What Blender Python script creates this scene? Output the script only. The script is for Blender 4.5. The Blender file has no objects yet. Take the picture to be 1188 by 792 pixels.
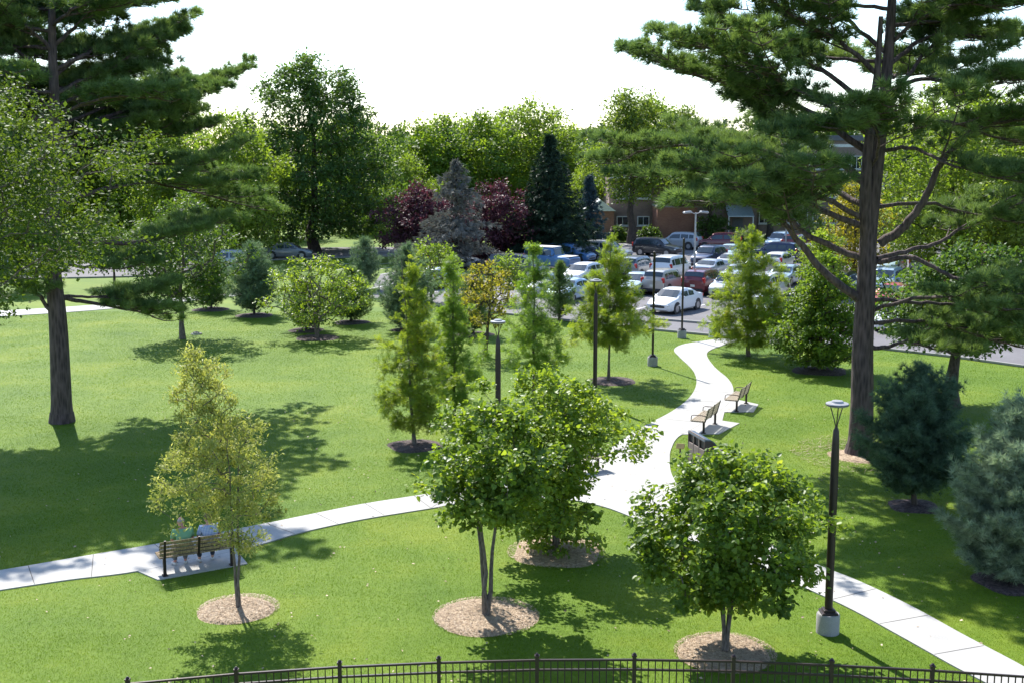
import bpy, math, random
import numpy as np
from mathutils import Vector, Matrix
R = math.radians
sc = bpy.context.scene
col = sc.collection
PI = math.pi
# ------------------------------------------------------------------ camera, sky, sun, exposure
CAMH = 10.0; PITCH = R(9.0); FPX = 1394.0; CX, CY = 594.0, 396.0
cd = bpy.data.cameras.new('camera'); cam = bpy.data.objects.new('camera', cd); col.objects.link(cam)
cam.location = (0, 0, CAMH); cam.rotation_euler = (R(90) - PITCH, 0, 0)
cd.sensor_width = 36; cd.lens = FPX / 1188 * 36; cd.clip_start = 0.1; cd.clip_end = 6000
sc.camera = cam
SUN_AZ, SUN_EL = R(-23), R(47)          # azimuth from +Y (straight ahead), negative = left
w = bpy.data.worlds.new("World"); sc.world = w; w.use_nodes = True
nt = w.node_tree; bg = nt.nodes['Background']
sky = nt.nodes.new('ShaderNodeTexSky'); sky.sky_type = 'NISHITA'; sky.sun_disc = False
sky.sun_elevation = SUN_EL; sky.sun_rotation = SUN_AZ; sky.air_density = 1.0; sky.dust_density = .4; sky.ozone_density = 3.0
nt.links.new(sky.outputs[0], bg.inputs[0]); bg.inputs[1].default_value = 0.15
sd = bpy.data.lights.new('sun', 'SUN'); sun = bpy.data.objects.new('sun', sd); col.objects.link(sun)
sd.energy = 5.0; sd.angle = R(0.5); sd.color = (1.0, 0.965, 0.90)
tosun = Vector((math.sin(SUN_AZ) * math.cos(SUN_EL), math.cos(SUN_AZ) * math.cos(SUN_EL), math.sin(SUN_EL)))
sun.rotation_euler = tosun.to_track_quat('Z', 'Y').to_euler(); sun.location = (0, 0, 60)
sc.view_settings.view_transform = 'Standard'; sc.view_settings.look = 'None'
sc.view_settings.exposure = 0.92; sc.view_settings.gamma = 1.0
sc.render.engine = 'CYCLES'
sc.cycles.use_denoising = True
sc.cycles.max_bounces = 8; sc.cycles.diffuse_bounces = 5; sc.cycles.glossy_bounces = 2
sc.cycles.transmission_bounces = 4; sc.cycles.transparent_max_bounces = 8
sc.cycles.use_adaptive_sampling = True; sc.cycles.adaptive_threshold = 0.015

# ------------------------------------------------------------------ pixel -> world (photo is 1188x792)
cp, sp = math.cos(PITCH), math.sin(PITCH)
def ray(px, py):
    a = (px - CX) / FPX; b = (CY - py) / FPX
    return a, cp + b * sp, -sp + b * cp
def P(px, py, h=0.0):
    a, y, z = ray(px, py); t = (h - CAMH) / z
    return (a * t, y * t, h)
def Q(px, py, Y):
    a, y, z = ray(px, py); t = Y / y
    return np.array((a * t, Y, CAMH + z * t))

# ------------------------------------------------------------------ helpers
def tag(o, label=None, cat=None, group=None, kind=None):
    if label: o['label'] = label
    if cat: o['category'] = cat
    if group: o['group'] = group
    if kind: o['kind'] = kind
    return o
def empty(name, loc=(0, 0, 0), rz=0.0, s=1.0):
    o = bpy.data.objects.new(name, None); col.objects.link(o)
    o.location = loc; o.rotation_euler = (0, 0, rz); o.scale = (s, s, s); o.empty_display_size = 0.3
    return o
def link(name, me, mat=None, parent=None):
    o = bpy.data.objects.new(name, me); col.objects.link(o)
    if mat is not None and not len(me.materials):
        for m in (mat if isinstance(mat, (list, tuple)) else [mat]): me.materials.append(m)
    if parent is not None: o.parent = parent
    return o
def np_mesh(name, V, F, smooth=False, tint=None, midx=None):
    """V (n,3), F (m,k) all same k"""
    V = np.ascontiguousarray(V, dtype=np.float32); F = np.ascontiguousarray(F, dtype=np.int32)
    me = bpy.data.meshes.new(name); m, k = F.shape
    me.vertices.add(len(V)); me.vertices.foreach_set('co', V.ravel())
    me.loops.add(m * k); me.loops.foreach_set('vertex_index', F.ravel())
    me.polygons.add(m); me.polygons.foreach_set('loop_start', np.arange(0, m * k, k, dtype=np.int32))
    if smooth: me.polygons.foreach_set('use_smooth', np.ones(m, dtype=bool))
    if midx is not None: me.polygons.foreach_set('material_index', np.asarray(midx, dtype=np.int32))
    me.update(calc_edges=True)
    if tint is not None:
        at = me.attributes.new('tint', 'FLOAT', 'FACE'); at.data.foreach_set('value', np.asarray(tint, dtype=np.float32))
    return me
class MB:
    def __init__(s): s.v = []; s.f = []; s.m = []
    def add(s, vs, fs, mi=0):
        b = len(s.v); s.v += [tuple(map(float, v)) for v in vs]; s.f += [tuple(i + b for i in f) for f in fs]; s.m += [mi] * len(fs)
    def box(s, c, size, rz=0.0, rx=0.0, ry=0.0, mi=0, bev=0.0):
        M = Matrix.Rotation(rz, 3, 'Z') @ Matrix.Rotation(ry, 3, 'Y') @ Matrix.Rotation(rx, 3, 'X')
        x, y, z = (k / 2 for k in size); c = Vector(c)
        if bev > 0:
            b = min(bev, x * .9, y * .9, z * .9); vs = []
            for zz, xi in ((-z, b), (-z + b, 0), (z - b, 0), (z, b)):
                X, Y = x - xi, y - xi
                for p in ((-X + b, -Y), (X - b, -Y), (X, -Y + b), (X, Y - b), (X - b, Y), (-X + b, Y), (-X, Y - b), (-X, -Y + b)):
                    vs.append(c + M @ Vector((p[0], p[1], zz)))
            fs = [tuple(range(7, -1, -1)), tuple(range(24, 32))]
            for r in range(3):
                for i in range(8): fs.append((r * 8 + i, r * 8 + (i + 1) % 8, (r + 1) * 8 + (i + 1) % 8, (r + 1) * 8 + i))
            s.add(vs, fs, mi); return
        vs = [c + M @ Vector(p) for p in ((-x, -y, -z), (x, -y, -z), (x, y, -z), (-x, y, -z), (-x, -y, z), (x, -y, z), (x, y, z), (-x, y, z))]
        s.add(vs, [(3, 2, 1, 0), (4, 5, 6, 7), (0, 1, 5, 4), (1, 2, 6, 5), (2, 3, 7, 6), (3, 0, 4, 7)], mi)
    def tube(s, pts, rad, n=10, cap=True, mi=0):
        pts = [Vector(p) for p in pts]; rad = rad if isinstance(rad, (list, tuple)) else [rad] * len(pts)
        vs = []
        for i, p in enumerate(pts):
            d = (pts[min(i + 1, len(pts) - 1)] - pts[max(i - 1, 0)]).normalized()
            u = d.cross(Vector((0.13, 0.99, 0.05)) if abs(d.y) < .9 else Vector((1, 0, 0))).normalized(); v = d.cross(u)
            for k in range(n):
                a = 2 * PI * k / n; vs.append(p + (u * math.cos(a) + v * math.sin(a)) * rad[i])
        fs = [(i * n + k, i * n + (k + 1) % n, (i + 1) * n + (k + 1) % n, (i + 1) * n + k) for i in range(len(pts) - 1) for k in range(n)]
        if cap: fs += [tuple(range(n - 1, -1, -1)), tuple(range((len(pts) - 1) * n, len(pts) * n))]
        s.add(vs, fs, mi)
    def lathe(s, c, prof, n=20, mi=0):
        vs = []; c = Vector(c)
        for r, z in prof:
            for k in range(n):
                a = 2 * PI * k / n; vs.append(c + Vector((r * math.cos(a), r * math.sin(a), z)))
        fs = [(i * n + k, i * n + (k + 1) % n, (i + 1) * n + (k + 1) % n, (i + 1) * n + k) for i in range(len(prof) - 1) for k in range(n)]
        fs += [tuple(range(n - 1, -1, -1)), tuple(range((len(prof) - 1) * n, len(prof) * n))]
        s.add(vs, fs, mi)
    def mesh(s, name, smooth=False):
        me = bpy.data.meshes.new(name); me.from_pydata(s.v, [], s.f); me.update()
        me.polygons.foreach_set('material_index', np.array(s.m, dtype=np.int32))
        if smooth:
            me.polygons.foreach_set('use_smooth', np.ones(len(me.polygons), dtype=bool))
            me.set_sharp_from_angle(angle=R(38))
        return me
    def build(s, name, mat, parent=None, smooth=False): return link(name, s.mesh(name, smooth), mat, parent)

# ------------------------------------------------------------------ materials
def newmat(name):
    m = bpy.data.materials.new(name); m.use_nodes = True
    n = m.node_tree.nodes; b = n['Principled BSDF']
    return m, m.node_tree, n, b
def N(n, t, **kw):
    x = n.new(t)
    for k, v in kw.items(): setattr(x, k, v)
    return x
def ramp(n, stops):
    r = n.new('ShaderNodeValToRGB'); e = r.color_ramp.elements
    while len(e) < len(stops): e.new(0.5)
    for i, (p, c) in enumerate(stops): e[i].position = p; e[i].color = (*c, 1)
    return r
def solid(name, c, rough=.6, metal=0.0, var=.12, scale=6.0, bump=0.0, spec=.5, coat=0.0):
    m, t, n, b = newmat(name)
    tc = N(n, 'ShaderNodeTexCoord'); no = N(n, 'ShaderNodeTexNoise'); no.inputs['Scale'].default_value = scale; no.inputs['Detail'].default_value = 5
    t.links.new(tc.outputs['Object'], no.inputs['Vector'])
    r = ramp(n, [(.3, tuple(x * (1 - var) for x in c)), (.7, tuple(min(1, x * (1 + var)) for x in c))])
    t.links.new(no.outputs['Fac'], r.inputs[0]); t.links.new(r.outputs[0], b.inputs['Base Color'])
    b.inputs['Roughness'].default_value = rough; b.inputs['Metallic'].default_value = metal; b.inputs['Specular IOR Level'].default_value = spec
    if coat: b.inputs['Coat Weight'].default_value = coat; b.inputs['Coat Roughness'].default_value = .05
    if bump:
        bp = N(n, 'ShaderNodeBump'); bp.inputs['Strength'].default_value = bump; bp.inputs['Distance'].default_value = .02
        t.links.new(no.outputs['Fac'], bp.inputs['Height']); t.links.new(bp.outputs[0], b.inputs['Normal'])
    return m
def leafmat(name, c1, c2, trans=.42, tcol=None, rough=.5, spec=.22, extra=None):
    m, t, n, b = newmat(name)
    at = N(n, 'ShaderNodeAttribute', attribute_name='tint')
    st = [(0.0, c1), (.85, c2)] + ([(1.0, extra)] if extra else [])
    r = ramp(n, st); t.links.new(at.outputs['Fac'], r.inputs[0]); t.links.new(r.outputs[0], b.inputs['Base Color'])
    b.inputs['Roughness'].default_value = rough; b.inputs['Specular IOR Level'].default_value = spec
    tr = N(n, 'ShaderNodeBsdfTranslucent'); mx = N(n, 'ShaderNodeMixShader'); mx.inputs[0].default_value = trans
    mul = N(n, 'ShaderNodeMix', data_type='RGBA', blend_type='MULTIPLY'); mul.inputs[0].default_value = 1
    tc_ = tcol or (1.9, 1.75, .55)
    t.links.new(r.outputs[0], mul.inputs[6]); mul.inputs[7].default_value = (*tc_, 1)
    t.links.new(mul.outputs[2], tr.inputs[0]); t.links.new(b.outputs[0], mx.inputs[1]); t.links.new(tr.outputs[0], mx.inputs[2])
    t.links.new(mx.outputs[0], n['Material Output'].inputs[0])
    return m
def barkmat(name, c1, c2, scale=9.0, stretch=.18, bump=.9):
    m, t, n, b = newmat(name)
    tc = N(n, 'ShaderNodeTexCoord'); mp = N(n, 'ShaderNodeMapping'); mp.inputs['Scale'].default_value = (1, 1, stretch)
    no = N(n, 'ShaderNodeTexNoise'); no.inputs['Scale'].default_value = scale; no.inputs['Detail'].default_value = 8; no.inputs['Roughness'].default_value = .7
    vo = N(n, 'ShaderNodeTexVoronoi'); vo.inputs['Scale'].default_value = scale * 1.3
    t.links.new(tc.outputs['Object'], mp.inputs[0]); t.links.new(mp.outputs[0], no.inputs['Vector']); t.links.new(mp.outputs[0], vo.inputs['Vector'])
    mm = N(n, 'ShaderNodeMath', operation='MULTIPLY'); t.links.new(no.outputs['Fac'], mm.inputs[0]); t.links.new(vo.outputs['Distance'], mm.inputs[1])
    r = ramp(n, [(.05, c1), (.42, c2)]); t.links.new(mm.outputs[0], r.inputs[0]); t.links.new(r.outputs[0], b.inputs['Base Color'])
    b.inputs['Roughness'].default_value = .9
    bp = N(n, 'ShaderNodeBump'); bp.inputs['Strength'].default_value = bump; bp.inputs['Distance'].default_value = .05
    t.links.new(mm.outputs[0], bp.inputs['Height']); t.links.new(bp.outputs[0], b.inputs['Normal'])
    return m
M = {}
M['bark_pine'] = barkmat('pine bark', (.036, .024, .023), (.12, .083, .078))
M['bark_dark'] = barkmat('dark bark', (.03, .022, .018), (.09, .068, .055), 14)
M['bark_grey'] = barkmat('grey bark', (.07, .055, .045), (.19, .155, .13), 20, .3, .5)
M['redbud'] = leafmat('redbud leaves', (.06, .12, .025), (.19, .275, .045), .46, rough=.42, spec=.28, extra=(.30, .35, .08))
M['redbud2'] = leafmat('redbud leaves in bright green', (.085, .155, .028), (.23, .315, .05), .48, rough=.42, spec=.28, extra=(.32, .38, .09))
M['pale'] = leafmat('pale variegated leaves', (.22, .265, .06), (.48, .49, .17), .44, (1.2, 1.18, .6), spec=.2, extra=(.66, .62, .34))
M['pine'] = leafmat('pine needles', (.065, .12, .05), (.175, .25, .09), .38, (1.5, 1.5, .7), .5)
M['pine_blue'] = leafmat('bluish pine needles', (.085, .14, .09), (.22, .30, .19), .3, (1.3, 1.4, .8), .5)
M['pine_deep'] = leafmat('deep blue green needles', (.045, .085, .058), (.13, .20, .13), .3, (1.2, 1.4, .8), .5)
M['spruce'] = leafmat('dark spruce needles', (.014, .032, .018), (.035, .065, .035), .15, (1.3, 1.4, .8), .55)
M['spruce_blue'] = leafmat('blue spruce needles', (.03, .055, .06), (.08, .125, .135), .12, (1, 1.2, 1), .55)
M['cedar'] = leafmat('grey cedar needles', (.105, .105, .095), (.24, .235, .21), .15, (1.1, 1.1, .9), .6, spec=.1)
M['silver'] = leafmat('silvery pine needles', (.13, .19, .13), (.36, .43, .31), .3, (1.2, 1.3, .9), .5)
M['oak'] = leafmat('deep green leaves', (.035, .085, .025), (.095, .165, .042), .4)
M['edge'] = leafmat('grey green small leaves', (.03, .065, .017), (.105, .16, .034), .38, spec=.08)
M['cypress'] = leafmat('feathery light green needles', (.09, .18, .035), (.20, .30, .06), .48)
M['larch'] = leafmat('fresh green needles', (.10, .17, .025), (.23, .30, .05), .5, extra=(.30, .25, .06))
M['bright'] = leafmat('bright green leaves', (.07, .14, .024), (.17, .255, .04), .47)
M['dark'] = leafmat('dark green leaves', (.035, .075, .02), (.09, .155, .034), .4)
M['mid'] = leafmat('mid green leaves', (.055, .105, .024), (.145, .205, .04), .46)
M['lime'] = leafmat('yellow green leaves', (.10, .16, .025), (.23, .28, .05), .5, (1.6, 1.75, .6))
M['yellow'] = leafmat('turning leaves', (.16, .17, .025), (.40, .34, .05), .45, (1.4, 1.4, .5), extra=(.55, .33, .06))
M['purple'] = leafmat('purple leaves', (.045, .018, .026), (.13, .055, .07), .32, (1.3, .8, .9), spec=.15)
M['far'] = leafmat('haze tinted far leaves', (.05, .085, .045), (.11, .15, .075), .3, (1.4, 1.4, .8))  # bluish haze of distance is painted into this leaf colour

# ------------------------------------------------------------------ foliage templates
def tri_pair():
    V = np.array([(0, 0, 0), (.5, .33, .07), (1, 0, -.1), (.5, -.33, .07)]); F = np.array([(0, 3, 2), (0, 2, 1)]); return V, F
def heart():
    h = [(0, 0, 0), (-.06, .26, .05), (.2, .48, .1), (.6, .36, .05), (1, 0, -.14)]
    V = np.array(h + [(x, -y, z) for x, y, z in h[1:4]]); F = np.array([(0, 4, 3, 2, 1), (0, 5, 6, 7, 4)]); return V, F
def tuft(n, L, wd, spread, seed, back=0.0):
    r = np.random.default_rng(seed); V = []; F = []
    for i in range(n):
        a = r.uniform(0, 2 * PI); s = spread * r.uniform(.35, 1); l = L * r.uniform(.75, 1.1)
        d = np.array((math.cos(s), math.sin(s) * math.cos(a), math.sin(s) * math.sin(a)))
        u = np.cross(d, r.normal(size=3)); u /= np.linalg.norm(u); o = np.array((-back * r.uniform(0, 1), 0, 0))
        b = len(V); V += [o + u * wd / 2, o - u * wd / 2, o + d * l]; F.append((b, b + 1, b + 2))
    return np.array(V), np.array(F)
def frond(n, L, seed):
    r = np.random.default_rng(seed); V = []; F = []
    for i in range(n):
        x = L * (i + .5) / n; l = L * .45 * (1 - .55 * i / n) * r.uniform(.8, 1.15); wd = .13 * L
        for s in (-1, 1):
            z = r.uniform(-.05, .05) * L; b = len(V)
            V += [(x, 0, 0), (x + l * .35 - wd * .5, s * l * .55, z), (x + l * .8, s * l, z - .02 * L), (x + l * .35 + wd * .5, s * l * .4, z)]
            F += [(b, b + 1, b + 2), (b, b + 2, b + 3)]
    b = len(V); V += [(L * .9, .05 * L, 0), (L * .9, -.05 * L, 0), (L * 1.2, 0, 0)]; F.append((b, b + 1, b + 2))
    return np.array(V), np.array(F)
T_LEAF = tri_pair(); T_HEART = heart()
T_NEEDLE = tuft(15, .17, .012, 1.15, 3); T_NEEDLE2 = tuft(12, .24, .022, 1.1, 5)
T_SPRUCE = tuft(10, .22, .045, 1.0, 9); T_FROND = frond(4, .2, 11)
def norm(a): return a / np.maximum(np.linalg.norm(a, axis=-1, keepdims=True), 1e-9)
def scatter(name, tmpl, pos, d, up, s, tint):
    V, F = tmpl; n = len(pos); d = norm(d)
    y = norm(np.cross(up, d)); z = np.cross(d, y)
    Rm = np.stack([d, y, z], axis=2)                       # columns
    W = np.einsum('nij,vj->nvi', Rm, V) * s[:, None, None] + pos[:, None, :]
    FF = (F[None] + (np.arange(n) * len(V))[:, None, None]).reshape(-1, F.shape[1])
    return np_mesh(name, W.reshape(-1, 3), FF, tint=np.repeat(tint, len(F)))
# ------------------------------------------------------------------ branch networks
class Skel:
    def __init__(s): s.p = []; s.par = []; s.r = []; s.fix = []
    def chain(s, pts, radii, parent=-1):
        last = parent
        for q, r in zip(pts, radii):
            s.p.append(np.array(q, float)); s.par.append(last); s.r.append(r); s.fix.append(True); last = len(s.p) - 1
        return last
    def reach(s, targets, tip, rng, cap, up=.25, minfrom=0, jit=.06, expo=2.3, hp=.8):
        ends = []
        for q in targets:
            A = np.array(s.p[minfrom:]); dv = q - A; dist = np.linalg.norm(dv, axis=1)
            cost = dist + hp * np.maximum(0, A[:, 2] - q[2] + .15 * dist)
            j = int(np.argmin(cost)) + minfrom; a = s.p[j]; L = dist[j - minfrom]; last = j
            k = 3 if L > .5 else 2
            for i in range(1, k + 1):
                f = i / k; q2 = a + (q - a) * f
                if i < k: q2 = q2 + np.array((0, 0, up * L * f * (1 - f))) + rng.normal(size=3) * jit * L
                s.p.append(q2); s.par.append(last); s.r.append(0); s.fix.append(False); last = len(s.p) - 1
            ends.append(last)
        n = len(s.p); acc = np.zeros(n); child = [0] * n
        for i in range(n):
            if s.par[i] >= 0: child[s.par[i]] += 1
        for i in range(n - 1, -1, -1):
            if not child[i]: acc[i] = tip ** expo
            if s.par[i] >= 0: acc[s.par[i]] += acc[i]
        for i in range(n):
            if not s.fix[i]: s.r[i] = min(acc[i] ** (1 / expo), cap)
        return ends
    def mesh(s, name, sides=7, flare=0.0):
        n = len(s.p); Pp = np.array(s.p); r = np.array(s.r); idx = [i for i in range(n) if s.par[i] >= 0]
        par = np.array([s.par[i] for i in idx]); idx = np.array(idx)
        a, b = Pp[par], Pp[idx]; rb = r[idx]; ra = np.minimum(r[par], np.where(np.array(s.fix)[idx], r[par], rb * 1.35))
        d = norm(b - a); ref = np.where(np.abs(d[:, 2:3]) > .75, np.array([[1., 0, 0]]), np.array([[0, 0, 1.]]))
        u = norm(np.cross(d, ref)); v = np.cross(d, u)
        ang = np.arange(sides) * 2 * PI / sides
        ring = np.cos(ang)[None, :, None] * u[:, None] + np.sin(ang)[None, :, None] * v[:, None]
        a2 = a - d * (ra * .3)[:, None]; b2 = b + d * (rb * .3)[:, None]
        VA = a2[:, None] + ring * ra[:, None, None]; VB = b2[:, None] + ring * rb[:, None, None]
        V = np.concatenate([VA, VB], axis=1).reshape(-1, 3)
        k = np.arange(sides); f = np.stack([k, (k + 1) % sides, (k + 1) % sides + sides, k + sides], axis=1)
        F = (f[None] + (np.arange(len(idx)) * 2 * sides)[:, None, None]).reshape(-1, 4)
        return np_mesh(name, V, F, smooth=True)
def lumpy(rng, k=5, amp=.22):
    ph = rng.uniform(0, 2 * PI, (k, 2)); fr = rng.integers(1, 5, (k, 2)); am = rng.uniform(.4, 1, k); am = am / am.sum() * amp * 2
    return lambda a, t: 1 + sum(am[i] * np.sin(fr[i, 0] * a + ph[i, 0] + 1.7 * fr[i, 1] * t * 3 + ph[i, 1]) for i in range(k))
def crown_points(n, z0, z1, prof, rng, shell=.55, offs=(0, 0), lump=.22, mind=0.0):
    f = lumpy(rng, amp=lump); out = []; tries = 0
    hs = np.array([p[0] for p in prof]); rs = np.array([p[1] for p in prof])
    rm = rs.max()
    while len(out) < n and tries < n * 60:
        tries += 1
        t = rng.uniform(); r = np.interp(t, hs, rs)
        if rng.uniform() > (r / rm) ** 1.4 + .04: continue
        a = rng.uniform(0, 2 * PI); q = rng.uniform() ** shell
        rr = r * f(a, t) * q
        p = np.array((offs[0] * t + rr * math.cos(a), offs[1] * t + rr * math.sin(a), z0 + (z1 - z0) * t))
        if mind and out and np.min(np.linalg.norm(np.array(out) - p, axis=1)) < mind: continue
        out.append(p)
    return np.array(out)
def broadleaf(name, loc, H, z0, prof, mats, n_clump, n_leaf, leaf, rc, seed, tr=.08, stems=1, tmpl=None, label='', cat='tree', group=None,
              offs=(0, 0), shell=.55, lump=.22, droop=.25, split=None, barksides=7, flat=.7, rz=0.0, spread=.25, cap=None, trunkto=.75, lean=(0, 0)):
    rng = np.random.default_rng(seed); tmpl = tmpl or T_LEAF
    root = empty(name, loc, rz); tag(root, label, cat, group)
    C = crown_points(n_clump, z0, H - rc * .5, prof, rng, shell, offs, lump)
    C[:, 2] += rng.normal(size=len(C)) * rc * .25
    s = Skel(); sp_z = split if split is not None else z0 * .9
    top = z0 + (H - z0) * trunkto
    if stems == 1:
        pts = []; rad = []
        for i in range(9):
            f = i / 8; z = top * f
            pts.append((lean[0] * f + offs[0] * max(0, f - .3) + rng.normal() * tr * .3 * (i > 0), lean[1] * f + offs[1] * max(0, f - .3) + rng.normal() * tr * .3 * (i > 0), z))
            rad.append(tr * (1 + .45 * math.exp(-z / (tr * 3))) * (1 - .8 * f))
        s.chain(pts, rad)
        mf = next(i for i, q in enumerate(s.p) if q[2] >= min(sp_z, top * .6))
    else:
        b0 = s.chain([(0, 0, -.05), (0, 0, .12)], [tr * 1.5, tr * 1.25])
        mf = None
        for k in range(stems):
            a = 2 * PI * k / stems + rng.uniform(-.4, .4) + seed; pts = []; rad = []
            for i in range(1, 8):
                f = i / 7; rr = tr * .9 + spread * H * f ** 1.6 * rng.uniform(.85, 1.1)
                pts.append((math.cos(a) * rr * .8 + rng.normal() * .02, math.sin(a) * rr * .8 + rng.normal() * .02, .12 + (top - .12) * f))
                rad.append(tr * .75 * (1 - .75 * f))
            s.chain(pts, rad, b0)
        mf = 3
    order = np.argsort(np.linalg.norm(C - np.array((offs[0] * .4, offs[1] * .4, z0 + (H - z0) * .35)), axis=1))
    C = C[order]
    s.reach(C, .006 if leaf < .15 or tmpl is T_FROND else .02, rng, cap or tr * .55, minfrom=mf)
    link('trunk', s.mesh('trunk', barksides), mats[0], root)
    n = len(C) * n_leaf; ci = np.repeat(np.arange(len(C)), n_leaf)
    g = rng.normal(size=(n, 3)); g = norm(g) * (rng.uniform(0, 1, (n, 1)) ** .5) ; g[:, 2] *= flat
    csz = rng.uniform(.65, 1.3, len(C))[ci][:, None]
    pos = C[ci] + g * rc * csz
    pos[:, 2] = np.maximum(pos[:, 2], .25)
    ax = np.array((offs[0] * .5, offs[1] * .5, 0)); out = pos - ax; out[:, 2] *= .2; out = norm(out)
    d = norm(out * .6 + rng.normal(size=(n, 3)) * .7 + np.array((0, 0, -droop)))
    up = norm(np.array((0, 0, 1.)) + out * .35 + rng.normal(size=(n, 3)) * .45)
    sz = leaf * rng.uniform(.5, 1.25, n)
    ctint = rng.uniform(0, 1, len(C))[ci]; tint = np.clip(ctint * .5 + rng.uniform(0, 1, n) * .5, 0, 1)
    link('crown', scatter('crown', tmpl, pos, d, up, sz, tint), mats[1], root)
    return root
def conifer(name, loc, H, z0, prof, mats, seed, tr=.08, per=6, whorl=.35, rise=.35, curve=.3, tmpl=None, tsize=1.0, tstep=.13, side=.35, label='', cat='tree', group=None,
            lean=(0, 0), leader=.5, jitter=.12, dens=1.0, upd=.35, rz=0.0, gaps=0.0, innerfrac=.12, flat=.35):
    rng = np.random.default_rng(seed); tmpl = tmpl or T_NEEDLE
    root = empty(name, loc, rz); tag(root, label, cat, group); s = Skel()
    hs = [p[0] for p in prof]; rs = [p[1] for p in prof]
    m = 12; pts = [(lean[0] * i / m + rng.normal() * tr * .12, lean[1] * i / m + rng.normal() * tr * .12, H * i / m - (.05 if i == 0 else 0)) for i in range(m + 1)]
    s.chain(pts, [max(.006, tr * (1 + .35 * (i == 0)) * (1 - .95 * i / m)) for i in range(m + 1)])
    pos = []; dd = []; T = np.array(pts)
    def on_trunk(z): return np.array([np.interp(z, T[:, 2], T[:, 0]), np.interp(z, T[:, 2], T[:, 1]), z])
    z = z0; a0 = rng.uniform(0, 6)
    while z < H * .985:
        t = (z - z0) / (H - z0); r = np.interp(t, hs, rs)
        k = max(3, int(per * (1 - .3 * t))); a0 += 1.1
        for j in range(k):
            if rng.uniform() < gaps: continue
            a = a0 + 2 * PI * j / k + rng.normal() * .2; L = max(.12, r * rng.uniform(1 - jitter * 2.2, 1 + jitter)); zz = z + rng.uniform(-.4, .4) * whorl
            o = on_trunk(min(zz, H * .99)); rs_ = rise * (1 + .8 * t)
            bp = []; nb = max(4, int(L / .25) + 2)
            for i in range(nb):
                f = i / (nb - 1)
                bp.append(o + np.array((math.cos(a) * L * f, math.sin(a) * L * f, L * (rs_ * f + curve * (f * f - f)))) + rng.normal(size=3) * .012)
            j0 = int(np.argmin([abs(q[2] - o[2]) for q in pts]))
            rb = min(tr * .4, .008 + .012 * L)
            s.chain(bp, list(np.linspace(rb, .004, nb)), -1)
            bp = np.array(bp); seg = np.linspace(0, 1, nb)
            nt_ = max(3, int(L * (1 - innerfrac) / tstep))
            for f in np.linspace(innerfrac, 1, nt_):
                c = np.array([np.interp(f, seg, bp[:, q]) for q in range(3)]); tdir = np.array((math.cos(a), math.sin(a), rs_ + curve * (2 * f - 1)))
                sdv = np.array((-math.sin(a), math.cos(a), 0)); wL = side * L * (1 - f * .75) * rng.uniform(.6, 1.15)
                for sg in (-1, 1):
                    ns = max(1, int(wL / tstep * dens))
                    for q in range(ns):
                        g = (q + rng.uniform(.2, 1)) / ns
                        pos.append(c + (sdv * sg * .85 + tdir * .5) * wL * g + rng.normal(size=3) * np.array((.03, .03, .04 + flat * tstep)))
                        dd.append(sdv * sg * .7 + tdir * .8 + np.array((0, 0, upd)) + rng.normal(size=3) * .3)
                pos.append(c + rng.normal(size=3) * .02); dd.append(tdir + np.array((0, 0, upd)) + rng.normal(size=3) * .25)
        z += whorl * (1 - .35 * t)
    for i in range(int(leader / .06)):
        pos.append(on_trunk(H - leader + i * .06)); dd.append(np.array((0, 0, 1.)) + rng.normal(size=3) * .5)
    pos = np.array(pos); dd = np.array(dd); n = len(pos)
    pos[:, 2] = np.maximum(pos[:, 2], .1)
    link('trunk', s.mesh('trunk', 7), mats[0], root)
    tint = np.clip(rng.normal(.45, .22, n) + .25 * np.sin(pos[:, 0] * 3) * np.sin(pos[:, 1] * 3 + pos[:, 2] * 2), 0, 1)
    link('crown', scatter('crown', tmpl, pos, dd, norm(np.array((0, 0, 1.)) + rng.normal(size=(n, 3)) * .3), tsize * rng.uniform(.75, 1.2, n), tint), mats[1], root)
    return root
def copy_tree(o, loc, rz=0, s=1.0, label=None, group=None, sz=None):
    c = o.copy(); col.objects.link(c); c.location = loc; c.rotation_euler = (0, 0, rz); c.scale = (s, s, sz or s)
    if label: c['label'] = label
    if group: c['group'] = group
    elif 'group' in c: del c['group']
    for ch in list(o.children):
        d = ch.copy(); col.objects.link(d); d.parent = c
        for g in ch.children: e = g.copy(); col.objects.link(e); e.parent = d
    return c
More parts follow.
